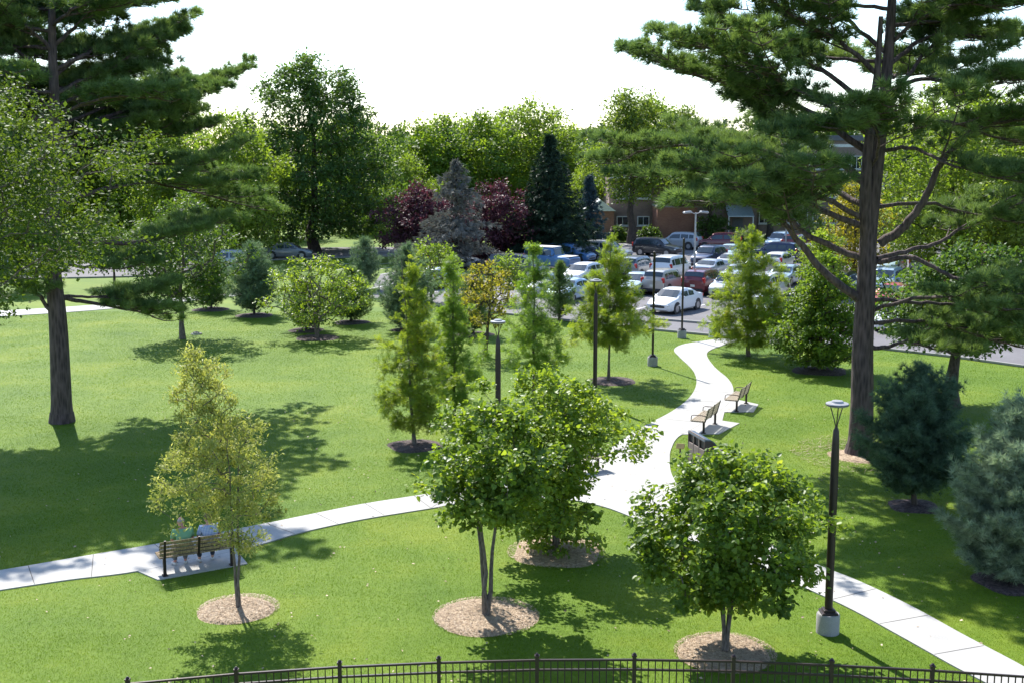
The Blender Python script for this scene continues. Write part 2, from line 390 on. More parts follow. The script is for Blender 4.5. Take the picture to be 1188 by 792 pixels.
# ================================================================== THE SETTING
def smooth_line(pts, n=8):
    """Catmull-Rom through 2-D points"""
    p = [np.array(q[:2], float) for q in pts]; p = [2 * p[0] - p[1]] + p + [2 * p[-1] - p[-2]]; out = []
    for i in range(1, len(p) - 2):
        for k in range(n):
            t = k / n
            out.append(.5 * (2 * p[i] + (p[i + 1] - p[i - 1]) * t + (2 * p[i - 1] - 5 * p[i] + 4 * p[i + 1] - p[i + 2]) * t * t + (3 * p[i] - p[i - 1] - 3 * p[i + 1] + p[i + 2]) * t ** 3))
    out.append(p[-2]); return out
def PX(l): return [P(*q)[:2] for q in l]
def ground_mat():
    m, t, n, b = newmat('lawn soil and turf')
    tc = N(n, 'ShaderNodeTexCoord'); n1 = N(n, 'ShaderNodeTexNoise'); n1.inputs['Scale'].default_value = .22; n1.inputs['Detail'].default_value = 6; n1.inputs['Roughness'].default_value = .65
    n2 = N(n, 'ShaderNodeTexNoise'); n2.inputs['Scale'].default_value = 9; n2.inputs['Detail'].default_value = 8; n2.inputs['Roughness'].default_value = .75
    t.links.new(tc.outputs['Object'], n1.inputs[0]); t.links.new(tc.outputs['Object'], n2.inputs[0])
    r1 = ramp(n, [(.32, (.075, .142, .006)), (.5, (.108, .176, .010)), (.68, (.16, .215, .015))]); t.links.new(n1.outputs['Fac'], r1.inputs[0])
    r2 = ramp(n, [(.3, (.7, .7, .7)), (.7, (1.2, 1.2, 1.2))]); t.links.new(n2.outputs['Fac'], r2.inputs[0])
    mx = N(n, 'ShaderNodeMix', data_type='RGBA', blend_type='MULTIPLY'); mx.inputs[0].default_value = .8
    t.links.new(r1.outputs[0], mx.inputs[6]); t.links.new(r2.outputs[0], mx.inputs[7]); t.links.new(mx.outputs[2], b.inputs['Base Color'])
    b.inputs['Roughness'].default_value = .8; b.inputs['Specular IOR Level'].default_value = .2
    bp = N(n, 'ShaderNodeBump'); bp.inputs['Strength'].default_value = .3; bp.inputs['Distance'].default_value = .02
    t.links.new(n2.outputs['Fac'], bp.inputs['Height']); t.links.new(bp.outputs[0], b.inputs['Normal']); return m
def grass_mat():
    m, t, n, b = newmat('grass blades')
    tc = N(n, 'ShaderNodeTexCoord'); n1 = N(n, 'ShaderNodeTexNoise'); n1.inputs['Scale'].default_value = .22; n1.inputs['Detail'].default_value = 6; n1.inputs['Roughness'].default_value = .65
    t.links.new(tc.outputs['Object'], n1.inputs[0])
    r1 = ramp(n, [(.32, (.075, .142, .006)), (.5, (.108, .188, .009)), (.68, (.17, .225, .017))]); t.links.new(n1.outputs['Fac'], r1.inputs[0])
    at = N(n, 'ShaderNodeAttribute', attribute_name='tint')
    r2 = ramp(n, [(0, (.62, .7, .6)), (.85, (1.2, 1.15, .9)), (1, (1.7, 1.3, 1.1))]); t.links.new(at.outputs['Fac'], r2.inputs[0])
    mx = N(n, 'ShaderNodeMix', data_type='RGBA', blend_type='MULTIPLY'); mx.inputs[0].default_value = 1
    t.links.new(r1.outputs[0], mx.inputs[6]); t.links.new(r2.outputs[0], mx.inputs[7]); t.links.new(mx.outputs[2], b.inputs['Base Color'])
    b.inputs['Roughness'].default_value = .6; b.inputs['Specular IOR Level'].default_value = .08
    tr = N(n, 'ShaderNodeBsdfTranslucent'); m2 = N(n, 'ShaderNodeMix', data_type='RGBA', blend_type='MULTIPLY'); m2.inputs[0].default_value = 1; m2.inputs[7].default_value = (1.5, 1.5, .7, 1)
    t.links.new(mx.outputs[2], m2.inputs[6]); t.links.new(m2.outputs[2], tr.inputs[0])
    ms = N(n, 'ShaderNodeMixShader'); ms.inputs[0].default_value = .45; t.links.new(b.outputs[0], ms.inputs[1]); t.links.new(tr.outputs[0], ms.inputs[2])
    t.links.new(ms.outputs[0], n['Material Output'].inputs[0]); return m
M['soil'] = ground_mat(); M['grass'] = grass_mat()
gx = np.concatenate([[-3000, -1200, -500, -200], np.linspace(-120, 160, 71), [240, 500, 1200, 3000]])
gy = np.concatenate([[-400, -100, -20], np.linspace(10, 160, 51), [200, 400, 1200, 4000]])
GX, GY = np.meshgrid(gx, gy, indexing='ij'); V = np.stack([GX.ravel(), GY.ravel(), np.zeros(GX.size)], 1)
a = len(gy); F = np.array([(i * a + j, (i + 1) * a + j, (i + 1) * a + j + 1, i * a + j + 1) for i in range(len(gx) - 1) for j in range(a - 1)])
g = link('ground', np_mesh('ground', V, F), M['soil']); g['kind'] = 'structure'
# concrete
def concrete(name, c, var=.1, scale=.9):
    m, t, n, b = newmat(name)
    tc = N(n, 'ShaderNodeTexCoord'); n1 = N(n, 'ShaderNodeTexNoise'); n1.inputs['Scale'].default_value = scale; n1.inputs['Detail'].default_value = 7; n1.inputs['Roughness'].default_value = .7
    n2 = N(n, 'ShaderNodeTexNoise'); n2.inputs['Scale'].default_value = 60; n2.inputs['Detail'].default_value = 3
    t.links.new(tc.outputs['Object'], n1.inputs[0]); t.links.new(tc.outputs['Object'], n2.inputs[0])
    r = ramp(n, [(.25, tuple(x * (1 - var) for x in c)), (.55, c), (.8, tuple(x * (1 + var) for x in c))]); t.links.new(n1.outputs['Fac'], r.inputs[0])
    r2 = ramp(n, [(.3, (.88, .88, .88)), (.7, (1.08, 1.08, 1.08))]); t.links.new(n2.outputs['Fac'], r2.inputs[0])
    mx = N(n, 'ShaderNodeMix', data_type='RGBA', blend_type='MULTIPLY'); mx.inputs[0].default_value = 1
    t.links.new(r.outputs[0], mx.inputs[6]); t.links.new(r2.outputs[0], mx.inputs[7]); t.links.new(mx.outputs[2], b.inputs['Base Color'])
    b.inputs['Roughness'].default_value = .85; b.inputs['Specular IOR Level'].default_value = .25
    bp = N(n, 'ShaderNodeBump'); bp.inputs['Strength'].default_value = .15; bp.inputs['Distance'].default_value = .01
    t.links.new(n2.outputs['Fac'], bp.inputs['Height']); t.links.new(bp.outputs[0], b.inputs['Normal']); return m
M['conc'] = concrete('pale concrete', (.43, .415, .39), .17, .7); M['joint'] = solid('joint', (.12, .11, .10), .9)
M['asph'] = concrete('worn asphalt', (.17, .16, .165), .22, .25); M['asph2'] = concrete('lane asphalt', (.13, .125, .14), .18, .3)
M['kerb'] = concrete('kerb concrete', (.30, .29, .27), .15); M['line'] = solid('white road paint', (.62, .62, .6), .7, var=.2, scale=3)
POLYS = []                                                     # no grass blades grow inside these
def poly_slab(mb, pts, z, mi=0, skirt=.05):
    pts = [Vector((p[0], p[1], z)) for p in pts]
    from mathutils.geometry import tessellate_polygon
    tr = tessellate_polygon([pts])
    fs = []
    for t in tr:
        a, b, c = (pts[i] for i in t)
        fs.append(t if (b - a).cross(c - a).z > 0 else (t[0], t[2], t[1]))
    mb.add(pts, fs, mi); n = len(pts); low = [Vector((p.x, p.y, z - skirt)) for p in pts]
    mb.add(pts + low, [(i, (i + 1) % n, n + (i + 1) % n, n + i) for i in range(n)], mi)
# park paths: left walk + junction + curving walk + right walk, as one outline in pixels of the photograph
up_left = PX([(-220, 697), (-90, 676), (0, 662), (100, 645), (200, 628), (300, 609), (350, 599), (420, 585), (503, 572), (560, 562), (620, 553), (668, 542), (700, 526), (722, 510), (750, 493), (780, 477), (800, 461), (808, 445), (804, 430), (789, 415), (782, 406), (792, 400), (812, 396.5), (836, 393)])
right_up = PX([(862, 394), (846, 399), (827, 405), (820, 412), (829, 426), (845, 440), (851, 453), (846, 467), (830, 480), (808, 495), (787, 507), (779, 520), (777, 532), (780, 552), (800, 580), (850, 612), (905, 637), (952, 657), (1000, 676), (1060, 705), (1120, 738), (1188, 774), (1250, 812), (1330, 880)])
low_back = PX([(1240, 880), (1180, 815), (1102, 771), (1040, 736), (977, 702), (900, 668), (830, 639), (765, 613), (735, 601), (700, 588), (660, 580), (600, 578), (540, 583), (500, 590), (420, 603), (350, 618), (290, 635), (165, 662), (80, 673), (0, 685), (-90, 700), (-220, 725)])
outline = smooth_line(up_left, 5) + smooth_line(right_up, 5) + smooth_line(low_back, 5)
pm = MB(); poly_slab(pm, outline, .03); POLYS.append(outline)
BD = R(28)                                                     # heading of the near bench
bx0, by0, _ = P(226, 661)
def rect(cx, cy, L, W, a): return [(cx + x * math.cos(a) - y * math.sin(a), cy + x * math.sin(a) + y * math.cos(a)) for x, y in ((-L / 2, -W / 2), (L / 2, -W / 2), (L / 2, W / 2), (-L / 2, W / 2))]
pads = []
bench_spots = [((-7.55, 27.75), BD)]
def pad(pxs, mb, z=.026):
    pts = PX(pxs); poly_slab(mb, pts, z); POLYS.append(pts)
pad([(160, 663), (183, 673), (287, 654), (272, 636)], pm)
pad([(782, 508), (792, 504), (834, 503.5), (858, 491), (838, 488), (843, 468), (820, 480)], pm, .024)
pad([(826, 483), (838, 478), (874, 478), (880, 469), (862, 465), (846, 462)], pm, .022)
pad([(655, 556), (640, 548), (668, 535), (700, 536), (704, 548)], pm, .020)
# joints across the walks
def joints(A, B, step, mb):
    """A,B: smooth edge lists (numpy pts); rungs between nearest points"""
    A = np.array(A); B = np.array(B); acc = 0
    for i in range(1, len(A)):
        seg = np.linalg.norm(A[i] - A[i - 1]); acc += seg
        if acc >= step:
            acc = 0; j = int(np.argmin(np.linalg.norm(B - A[i], axis=1))); p, q = A[i], B[j]
            if np.linalg.norm(p - q) > 5 or np.linalg.norm(p - q) < .8: continue
            d = (q - p) / np.linalg.norm(q - p); nrm = np.array((-d[1], d[0])) * .010; z = .0335
            mb.add([(*(p + nrm + d * .02), z), (*(p - nrm + d * .02), z), (*(q - nrm - d * .02), z), (*(q + nrm - d * .02), z)], [(0, 1, 2, 3)], 1)
joints(smooth_line(up_left[:10], 24), smooth_line(low_back[13:], 24), 1.5, pm)
joints(smooth_line(up_left[13:], 24), smooth_line(right_up[:13], 24), 1.8, pm)
joints(smooth_line(right_up[15:], 24), smooth_line(low_back[:8], 24), 1.7, pm)
o = pm.build('path', [M['conc'], M['joint']]); o['kind'] = 'structure'
# far walk at left
fp_up = PX([(-200, 371), (0, 361), (100, 355), (200, 347), (300, 338)]); fp_lo = PX([(300, 341), (200, 352), (100, 361), (0, 367.5), (-200, 378)])
fp = MB(); ol = smooth_line(fp_up, 5) + smooth_line(fp_lo, 5); poly_slab(fp, ol, .03); POLYS.append(ol)
o = fp.build('far_path', M['conc']); o['kind'] = 'structure'
# car park and road
lot_front = PX([(424, 346), (560, 362), (660, 373), (755, 383), (838, 391), (930, 397), (1020, 405), (1100, 414), (1188, 426)]) + [(30, 50.5), (45, 42)]
lot = lot_front + [(120, 10), (150, 132), (8, 132)] + PX([(655, 289), (600, 300), (530, 305), (442, 318)])
am = MB(); poly_slab(am, lot, .012); POLYS.append(lot)
o = am.build('parking_lot', M['asph']); o['kind'] = 'structure'
lane = PX([(757, 371), (845, 378), (950, 388), (1020, 395)]); lane_in = lane + PX([(1020, 404), (930, 396), (838, 390), (755, 382)])
rd_lo = PX([(-300, 330), (-80, 326), (100, 323), (200, 319), (290, 305), (350, 301), (480, 298), (600, 297)]); rd_up = PX([(600, 289), (480, 287), (300, 289), (200, 299), (100, 303), (-80, 306), (-300, 309)])
rm = MB(); ol = smooth_line(rd_lo, 4) + smooth_line(rd_up, 4); poly_slab(rm, ol, .016); POLYS.append(ol)
o = rm.build('road', M['asph']); o['kind'] = 'structure'
def kerb_strip(name, pts, wd=.16, h=.13):
    mb = MB()
    for p, q in zip(pts[:-1], pts[1:]):
        p, q = np.array(p[:2]), np.array(q[:2]); L = np.linalg.norm(q - p); an = math.atan2(q[1] - p[1], q[0] - p[0]); c = (p + q) / 2
        mb.box((c[0], c[1], h / 2), (L + .01, wd, h), an, bev=.02)
    o = mb.build(name, M['kerb']); o['kind'] = 'structure'
kerb_strip('parking_kerb', lot_front[:10])
kerb_strip('lane_kerb', lane[:2] + lane[2:3], .22, .14)
kerb_strip('road_kerb', smooth_line(rd_lo, 3))
LU = np.array((math.cos(R(-32)), math.sin(R(-32)))); LV = np.array((-LU[1], LU[0])); LO = np.array(P(757, 370)[:2])
def LL(u, v): p = LO + LU * u + LV * v; return float(p[0]), float(p[1])
lm = MB()
for v0, us in ((5.6, range(-8, 16)), (14.5, range(-14, 20)), (29, range(-16, 22)), (44, range(-18, 22))):
    for k in us:
        x, y = LL(k * 2.75, v0); lm.box((x, y, .0165), (5.0, .12, .006), R(58))
        if v0 > 6: x, y = LL(k * 2.75, v0 + 5.2); lm.box((x, y, .0165), (5.0, .12, .006), R(58))
x, y, _ = P(436, 334); lm.box((x, y, .0165), (5.5, .25, .006), R(70))
o = lm.build('parking_lines', M['line']); o['kind'] = 'structure'
# mulch beds
def mulch_mat(name, c1, c2, c3):
    m, t, n, b = newmat(name); tc = N(n, 'ShaderNodeTexCoord')
    vo = N(n, 'ShaderNodeTexVoronoi'); vo.inputs['Scale'].default_value = 16; t.links.new(tc.outputs['Object'], vo.inputs[0])
    no = N(n, 'ShaderNodeTexNoise'); no.inputs['Scale'].default_value = 30; no.inputs['Detail'].default_value = 6; t.links.new(tc.outputs['Object'], no.inputs[0])
    r = ramp(n, [(.15, c1), (.5, c2), (.85, c3)]); sx = N(n, 'ShaderNodeSeparateColor'); t.links.new(vo.outputs['Color'], sx.inputs[0])
    ma = N(n, 'ShaderNodeMix'); ma.inputs[0].default_value = .5; t.links.new(sx.outputs[0], ma.inputs[2]); t.links.new(no.outputs['Fac'], ma.inputs[3])
    t.links.new(ma.outputs[0], r.inputs[0]); t.links.new(r.outputs[0], b.inputs['Base Color']); b.inputs['Roughness'].default_value = .9
    bp = N(n, 'ShaderNodeBump'); bp.inputs['Distance'].default_value = .04; t.links.new(ma.outputs[0], bp.inputs['Height']); t.links.new(bp.outputs[0], b.inputs['Normal']); return m
M['mulch'] = mulch_mat('tan wood mulch', (.20, .135, .085), (.40, .29, .19), (.52, .40, .27)); M['mulch_d'] = mulch_mat('dark wood mulch', (.025, .016, .015), (.075, .048, .045), (.13, .09, .085))
M['chip'] = leafmat('tan wood chips', (.22, .15, .09), (.52, .39, .26), .0); M['chip_d'] = leafmat('dark wood chips', (.03, .018, .016), (.13, .09, .08), .0)
CIRC = []; CHIPS = {True: [], False: []}
T_CHIP = (np.array([(-.5, -.12, 0), (.5, -.16, 0.02), (.5, .14, 0), (-.5, .12, .03)]), np.array([(0, 1, 2, 3)]))
def mulch(x, y, r, dark=False, seed=0, chips=0):
    rng = np.random.default_rng(seed + 77); V = [(x, y, .05)]; n = 40; rings = 6; f = lumpy(rng, 5, .09)
    for i in range(1, rings + 1):
        for k in range(n):
            a = 2 * PI * k / n; rr = r * i / rings * (f(a, 0) if i > 2 else 1)
            V.append((x + rr * math.cos(a), y + rr * math.sin(a), .012 + .06 * (1 - (i / rings) ** 3) * rng.uniform(.75, 1.2) - (.03 if i == rings else 0)))
    F = [(0, 1 + k, 1 + (k + 1) % n) for k in range(n)]
    F += [(1 + (i - 1) * n + k, 1 + i * n + k, 1 + i * n + (k + 1) % n, 1 + (i - 1) * n + (k + 1) % n) for i in range(1, rings) for k in range(n)]
    me = bpy.data.meshes.new('mulch_bed'); me.from_pydata(V, [], F); me.update()
    o = link('mulch_bed', me, M['mulch_d' if dark else 'mulch']); o['kind'] = 'structure'; CIRC.append((x, y, r * .93))
    if chips:
        a = rng.uniform(0, 2 * PI, chips); q = np.sqrt(rng.uniform(0, 1, chips)) * r * 1.02
        ps = np.stack([x + q * np.cos(a), y + q * np.sin(a), .035 + .045 * (1 - (q / r) ** 3)], 1)
        CHIPS[bool(dark)].append((ps, np.stack([np.cos(a * 7), np.sin(a * 7), rng.normal(size=chips) * .25], 1), np.array((0, 0, 1.)) + rng.normal(size=(chips, 3)) * .3, rng.uniform(.015, .045, chips), rng.uniform(0, 1, chips)))
# ================================================================== TREES
def depth(x, y, z=0): return y * cp - (z - CAMH) * sp
def spot(px, py, top):
    """ground point under a pixel, height whose top shows at row `top`, metres per pixel there"""
    x, y, _ = P(px, py); return x, y, float(Q(px, top, y)[2]), depth(x, y) / FPX
BG, BD_, BP = M['bark_grey'], M['bark_dark'], M['bark_pine']
# --- near redbuds
x, y, H, s = spot(564, 715, 470); mulch(x, y, 61 * s, seed=1, chips=7800)
broadleaf('redbud_tree', (x, y, 0), H, 2.15, [(0, .55), (.12, 1.15), (.35, 1.42), (.65, 1.4), (.85, 1.05), (1, .5)], (BG, M['redbud']), 150, 62, .108, .34, 11, tr=.075, stems=3, tmpl=T_HEART,
          label='redbud with a leafy crown over a bare forked trunk in the middle near mulch ring', cat='tree', group='young redbuds by the walks', offs=(.3, .2), split=.7, spread=.09, trunkto=.45, lump=.36, cap=.04, shell=.45)
x, y, H, s = spot(645, 640, 432); mulch(x, y, 56 * s, seed=2, chips=6000)
broadleaf('redbud_tree', (x, y, 0), H, .3, [(0, .85), (.15, 1.2), (.4, 1.4), (.62, 2.1), (.8, 2.05), (1, .9)], (BG, M['redbud2']), 290, 60, .105, .36, 23, tr=.08, stems=3, tmpl=T_HEART,
          label='wide spreading redbud with drooping skirts of leaves right at the path junction', cat='tree', group='young redbuds by the walks', offs=(-.15, .3), split=.5, spread=.12, trunkto=.6, lump=.36, cap=.045, shell=.45)
x, y, H, s = spot(841, 757, 524); mulch(x, y, 58 * s, seed=3, chips=7800)
broadleaf('redbud_tree', (x, y, 0), H, .95, [(0, .55), (.15, 1.2), (.35, 1.72), (.6, 1.75), (.82, 1.45), (1, .75)], (BG, M['redbud']), 260, 70, .106, .34, 37, tr=.062, stems=4, tmpl=T_HEART,
          label='full round redbud with dark lower leaves beside the near lamp post and fence', cat='tree', group='young redbuds by the walks', offs=(.25, .2), split=.6, spread=.13, trunkto=.55, lump=.32, cap=.045, shell=.45)
# --- pale narrow tree by the occupied bench
x, y, H, s = spot(277, 706, 396); mulch(x, y, 46 * s, seed=4, chips=5400)
T_NARROW = (np.array([(0, 0, 0), (.5, .16, .05), (1, 0, -.12), (.5, -.16, .05)]), np.array([(0, 3, 2), (0, 2, 1)]))
broadleaf('pale_leaved_tree', (x, y, 0), H, 1.3, [(0, .35), (.14, .6), (.24, 1.3), (.42, 1.35), (.56, .95), (.67, .55), (.8, .72), (.92, .5), (1, .2)], (BG, M['pale']), 270, 62, .105, .23, 41, tr=.05, stems=2, tmpl=T_NARROW,
          label='slender tree of pale yellowish leaves on two thin stems, behind the occupied bench', cat='tree', offs=(-.75, .25), split=.8, spread=.02, trunkto=.5, lump=.3, cap=.025, flat=.8, droop=0, shell=.6)
# --- feathery light green conifers in the middle
def cyp(px, py, top, rpx, seed, label, mat='cypress', mr=30, z0f=.1, nc=230, nl=34, leaf=.9, rc=.21, lean=(0, 0), name='bald_cypress', prof=None, tr=.06, **kw):
    x, y, H, s = spot(px, py, top); r = rpx * s
    if mr: mulch(x, y, mr * s, True, seed, 500)
    prof = [(t, v * r) for t, v in (prof or [(0, .5), (.1, .95), (.25, 1.0), (.45, .72), (.65, .46), (.85, .27), (1, .1)])]
    return broadleaf(name, (x, y, 0), H, H * z0f, prof, (BG, M[mat]), nc, nl, leaf, rc, seed, tr=tr, tmpl=T_FROND, label=label, cat='tree', group='feathery young conifers on the lawn', shell=.62, lump=.42, trunkto=.97, lean=lean, split=.25, flat=.6, droop=.05, cap=.022)
cyp(481, 517, 296, 44, 5, 'feathery yellow green conifer in a dark mulch ring, nearest to the left walk', 'larch', mr=34, lean=(-.35, 0), nc=300)
cyp(527, 490, 290, 33, 6, 'slim bright green conifer just right of and behind the nearest feathery one', 'cypress', mr=26)
cyp(619, 462, 276, 38, 7, 'tall narrow green conifer left of the lamp post behind the redbuds', 'cypress', mr=0, z0f=.16)
x, y, H, s = spot(706, 442, 270); mulch(x + .2, y, 30 * s, True, 8, 500)
cyp(706, 442, 270, 48, 81, 'light green conifer on a thin pale trunk right of a lamp post', 'larch', mr=0, z0f=.24, nc=300, nl=36, leaf=1.1, rc=.26, name='larch_tree', prof=[(0, .7), (.1, 1), (.3, .95), (.5, .68), (.75, .36), (1, .1)])
cyp(868, 413, 252, 50, 82, 'broad layered yellow green conifer where the curving walk meets the car park', 'larch', mr=0, z0f=.09, nc=330, nl=40, leaf=1.15, rc=.3, name='larch_tree', tr=.09, prof=[(0, .6), (.1, 1), (.3, .95), (.5, .66), (.7, .4), (.85, .22), (1, .06)])
x, y, H, s = spot(950, 430, 292); mulch(x, y, 34 * s, True, 9, 400)
broadleaf('bushy_tree', (x, y, 0), H, .35, [(0, 1.2), (.15, 1.95), (.4, 2.05), (.7, 1.35), (.9, .7), (1, .25)], (BD_, M['bright']), 480, 44, .16, .36, 91, tr=.1, label='dense bright green tree with leaves to the ground, left of the big right pine trunk', offs=(.1, 0), split=.3, shell=.5)
# --- small trees of the left lawn
x, y, H, s = spot(368, 392, 296); mulch(x, y, 27 * s, True, 10, 500)
broadleaf('redbud_tree', (x, y, 0), H, .9, [(0, 1.2), (.2, 2.3), (.5, 2.75), (.8, 2.1), (1, 1.0)], (BG, M['redbud2']), 170, 34, .17, .42, 101, tr=.1, stems=2, label='round crowned tree on twin stems before the small pines on the left lawn', spread=.06, split=.7, trunkto=.7, shell=.45, group='young redbuds by the walks')
x, y, H, s = spot(212, 393, 222)
broadleaf('shade_tree', (x, y, 0), H, 1.9, [(0, 1.3), (.25, 2.9), (.55, 3.2), (.8, 2.3), (1, .9)], (BG, M['dark']), 240, 40, .2, .55, 111, tr=.14, label='dark crowned shade tree with a single pale trunk on the left lawn', split=1.6, offs=(.5, 0), shell=.45)
x, y, H, s = spot(563, 413, 300)
broadleaf('turning_tree', (x, y, 0), H, 1.5, [(0, .8), (.25, 1.5), (.6, 1.75), (.85, 1.1), (1, .4)], (BD_, M['yellow']), 110, 26, .15, .36, 121, tr=.1, label='small forked tree whose leaves are turning yellow and orange', split=.9, lean=(.3, 0), offs=(.1, 0), shell=.6)
def young_pine(px, py, top, rpx, seed, label, mat='pine_blue', mr=0, tm=None, z0f=.1, **kw):
    x, y, H, s = spot(px, py, top); r = rpx * s * (1.2 if py < 400 else 1.06)
    if mr: mulch(x, y, mr * s, True, seed, 300)
    k = dict(tr=.08, per=8, whorl=.27, rise=.4, curve=.3, tmpl=tm or T_NEEDLE2, tsize=1.1, tstep=.14, side=.42, cat='pine tree', group='young pines', leader=.5, jitter=.15, upd=.55, flat=.5)
    k.update(kw)
    return conifer('young_pine', (x, y, 0), H, H * z0f, [(0, r * .75), (.14, r), (.35, r * .93), (.6, r * .66), (.85, r * .3), (1, .08)], (BD_, M[mat]), seed, label=label, **k)
young_pine(1060, 587, 424, 64, 201, 'bushy blue green young pine just right of the big right pine trunk', 'pine_deep', mr=32, tm=T_NEEDLE, tsize=1.2, tstep=.075, whorl=.24, per=9, z0f=.13, leader=.7)
young_pine(1172, 675, 462, 74, 202, 'silvery young pine cut off by the right edge of the picture', 'silver', mr=44, tm=T_NEEDLE, tsize=1.2, tstep=.07, whorl=.24, per=9, z0f=.05, leader=.8)
young_pine(295, 366, 284, 29, 203, 'silvery young pine with an upright tip behind the round crowned tree, at its left', mr=23)
young_pine(245, 359, 300, 24, 204, 'small dark young pine between the shade tree and the silvery one', 'pine', mr=22)
young_pine(356, 383, 322, 25, 205, 'low young pine hidden behind the twin stemmed round tree', mr=22)
young_pine(407, 374, 314, 26, 206, 'dark young pine just right of the twin stemmed round tree', 'pine', mr=22)
young_pine(473, 383, 287, 30, 207, 'tall dense blue green pine behind the nearest feathery conifer', mr=20, z0f=.03)
young_pine(549, 388, 316, 22, 208, 'dark young pine behind the yellow turning tree', 'pine', mr=24)
young_pine(649, 372, 308, 16, 209, 'little pine standing at the edge of the car park left of a white car', 'pine')
young_pine(424, 336, 277, 17, 210, 'slim silvery pine on the far grass island left of the asphalt lane')
# leafy trees mid distance
def bl(px, py, top, rpx, z0, mat, nc, nl, leaf, rc, seed, label, name='leafy_tree', tr=None, prof=None, cat='tree', group=None, bark=BD_, **kw):
    x, y, H, s = spot(px, py, top); r = rpx * s
    prof = prof or [(0, .55 * r), (.2, .92 * r), (.45, r), (.7, .82 * r), (.9, .5 * r), (1, .2 * r)]
    return broadleaf(name, (x, y, 0), H, z0, prof, (bark, M[mat]), nc, nl, leaf, rc, seed, tr=tr or max(.1, H * .022), label=label, cat=cat, group=group, **kw)
bl(500, 352, 272, 42, .8, 'lime', 150, 26, .2, .45, 131, 'low bright crown between the tall pine and the yellow turning tree')
bl(590, 352, 292, 24, .8, 'lime', 90, 22, .2, .4, 132, 'small light green tree in front of the blue truck')
bl(1104, 472, 285, 86, 2.6, 'oak', 480, 56, .19, .55, 141, 'dark spreading tree with a low forked trunk in the shade right of the big pine', tr=.27, name='forked_tree', split=1.5, offs=(1.1, .5), shell=.45, flat=.8, prof=[(0, 1.8), (.15, 2.9), (.5, 3.3), (.8, 2.4), (1, 1.0)])
bl(366, 292, 58, 88, 1.6, 'oak', 640, 76, .36, 1.1, 151, 'tall broad shade tree with a dense crown standing alone above the left treetops', tr=.5, name='shade_tree', split=2.2, shell=.5, lump=.18, prof=[(0, 5.8), (.15, 8), (.4, 8.2), (.62, 7.0), (.82, 5.0), (.95, 2.6), (1, .9)])
bl(22, 338, 232, 40, 1.4, 'dark', 200, 40, .24, .6, 181, 'dark small leaved tree by the road at the far left, left of the pine trunk', name='shade_tree')
bl(133, 333, 262, 34, 1.5, 'dark', 170, 40, .24, .55, 182, 'dark round tree on a thin trunk between the left pine and the road', name='shade_tree')
bl(182, 326, 268, 26, 1.0, 'oak', 140, 36, .24, .5, 183, 'smaller dark tree by the road, half behind the dark crowned shade tree', name='shade_tree')
# purple trees and cedar
bl(485, 303, 214, 44, .3, 'purple', 260, 42, .3, .8, 161, 'purple leaved tree left of the grey cedar', name='purple_leaf_tree', group='purple leaved trees by the car park', lump=.34)
bl(575, 303, 211, 46, .3, 'purple', 270, 42, .3, .8, 162, 'purple leaved tree between the grey cedar and the dark spruce', name='purple_leaf_tree', group='purple leaved trees by the car park', lump=.34)
bl(530, 297, 222, 40, .3, 'purple', 240, 42, .3, .8, 163, 'purple leaved tree directly behind the grey cedar', name='purple_leaf_tree', group='purple leaved trees by the car park', lump=.34)
def bgcon(px, py, top, rpx, seed, label, mat, name, tm=T_SPRUCE, ts=2.2, step=.38, **kw):
    x, y, H, s = spot(px, py, top); r = rpx * s
    k = dict(tr=.2, per=9, whorl=.55, rise=-.15, curve=.25, tmpl=tm, tsize=ts, tstep=step, side=.5, cat='conifer', leader=.8, jitter=.15, upd=.1, flat=.4)
    k.update(kw)
    return conifer(name, (x, y, 0), H, .3, [(0, r), (.1, r * 1.0), (.35, r * .78), (.65, r * .45), (.88, r * .17), (1, .05)], (BD_, M[mat]), seed, label=label, **k)
bgcon(530, 312, 187, 58, 171, 'grey green cedar with drooping layered boughs between the purple trees', 'cedar', 'cedar_tree', rise=.02, curve=-.3, jitter=.4, gaps=.28, whorl=.62)
bgcon(637, 302, 158, 60, 172, 'tall dark green spruce behind the blue truck', 'spruce', 'spruce_tree', ts=2.4)
bgcon(683, 292, 204, 23, 173, 'small steel blue spruce right of the tall dark spruce', 'spruce_blue', 'spruce_tree', ts=1.8, step=.28, whorl=.4)
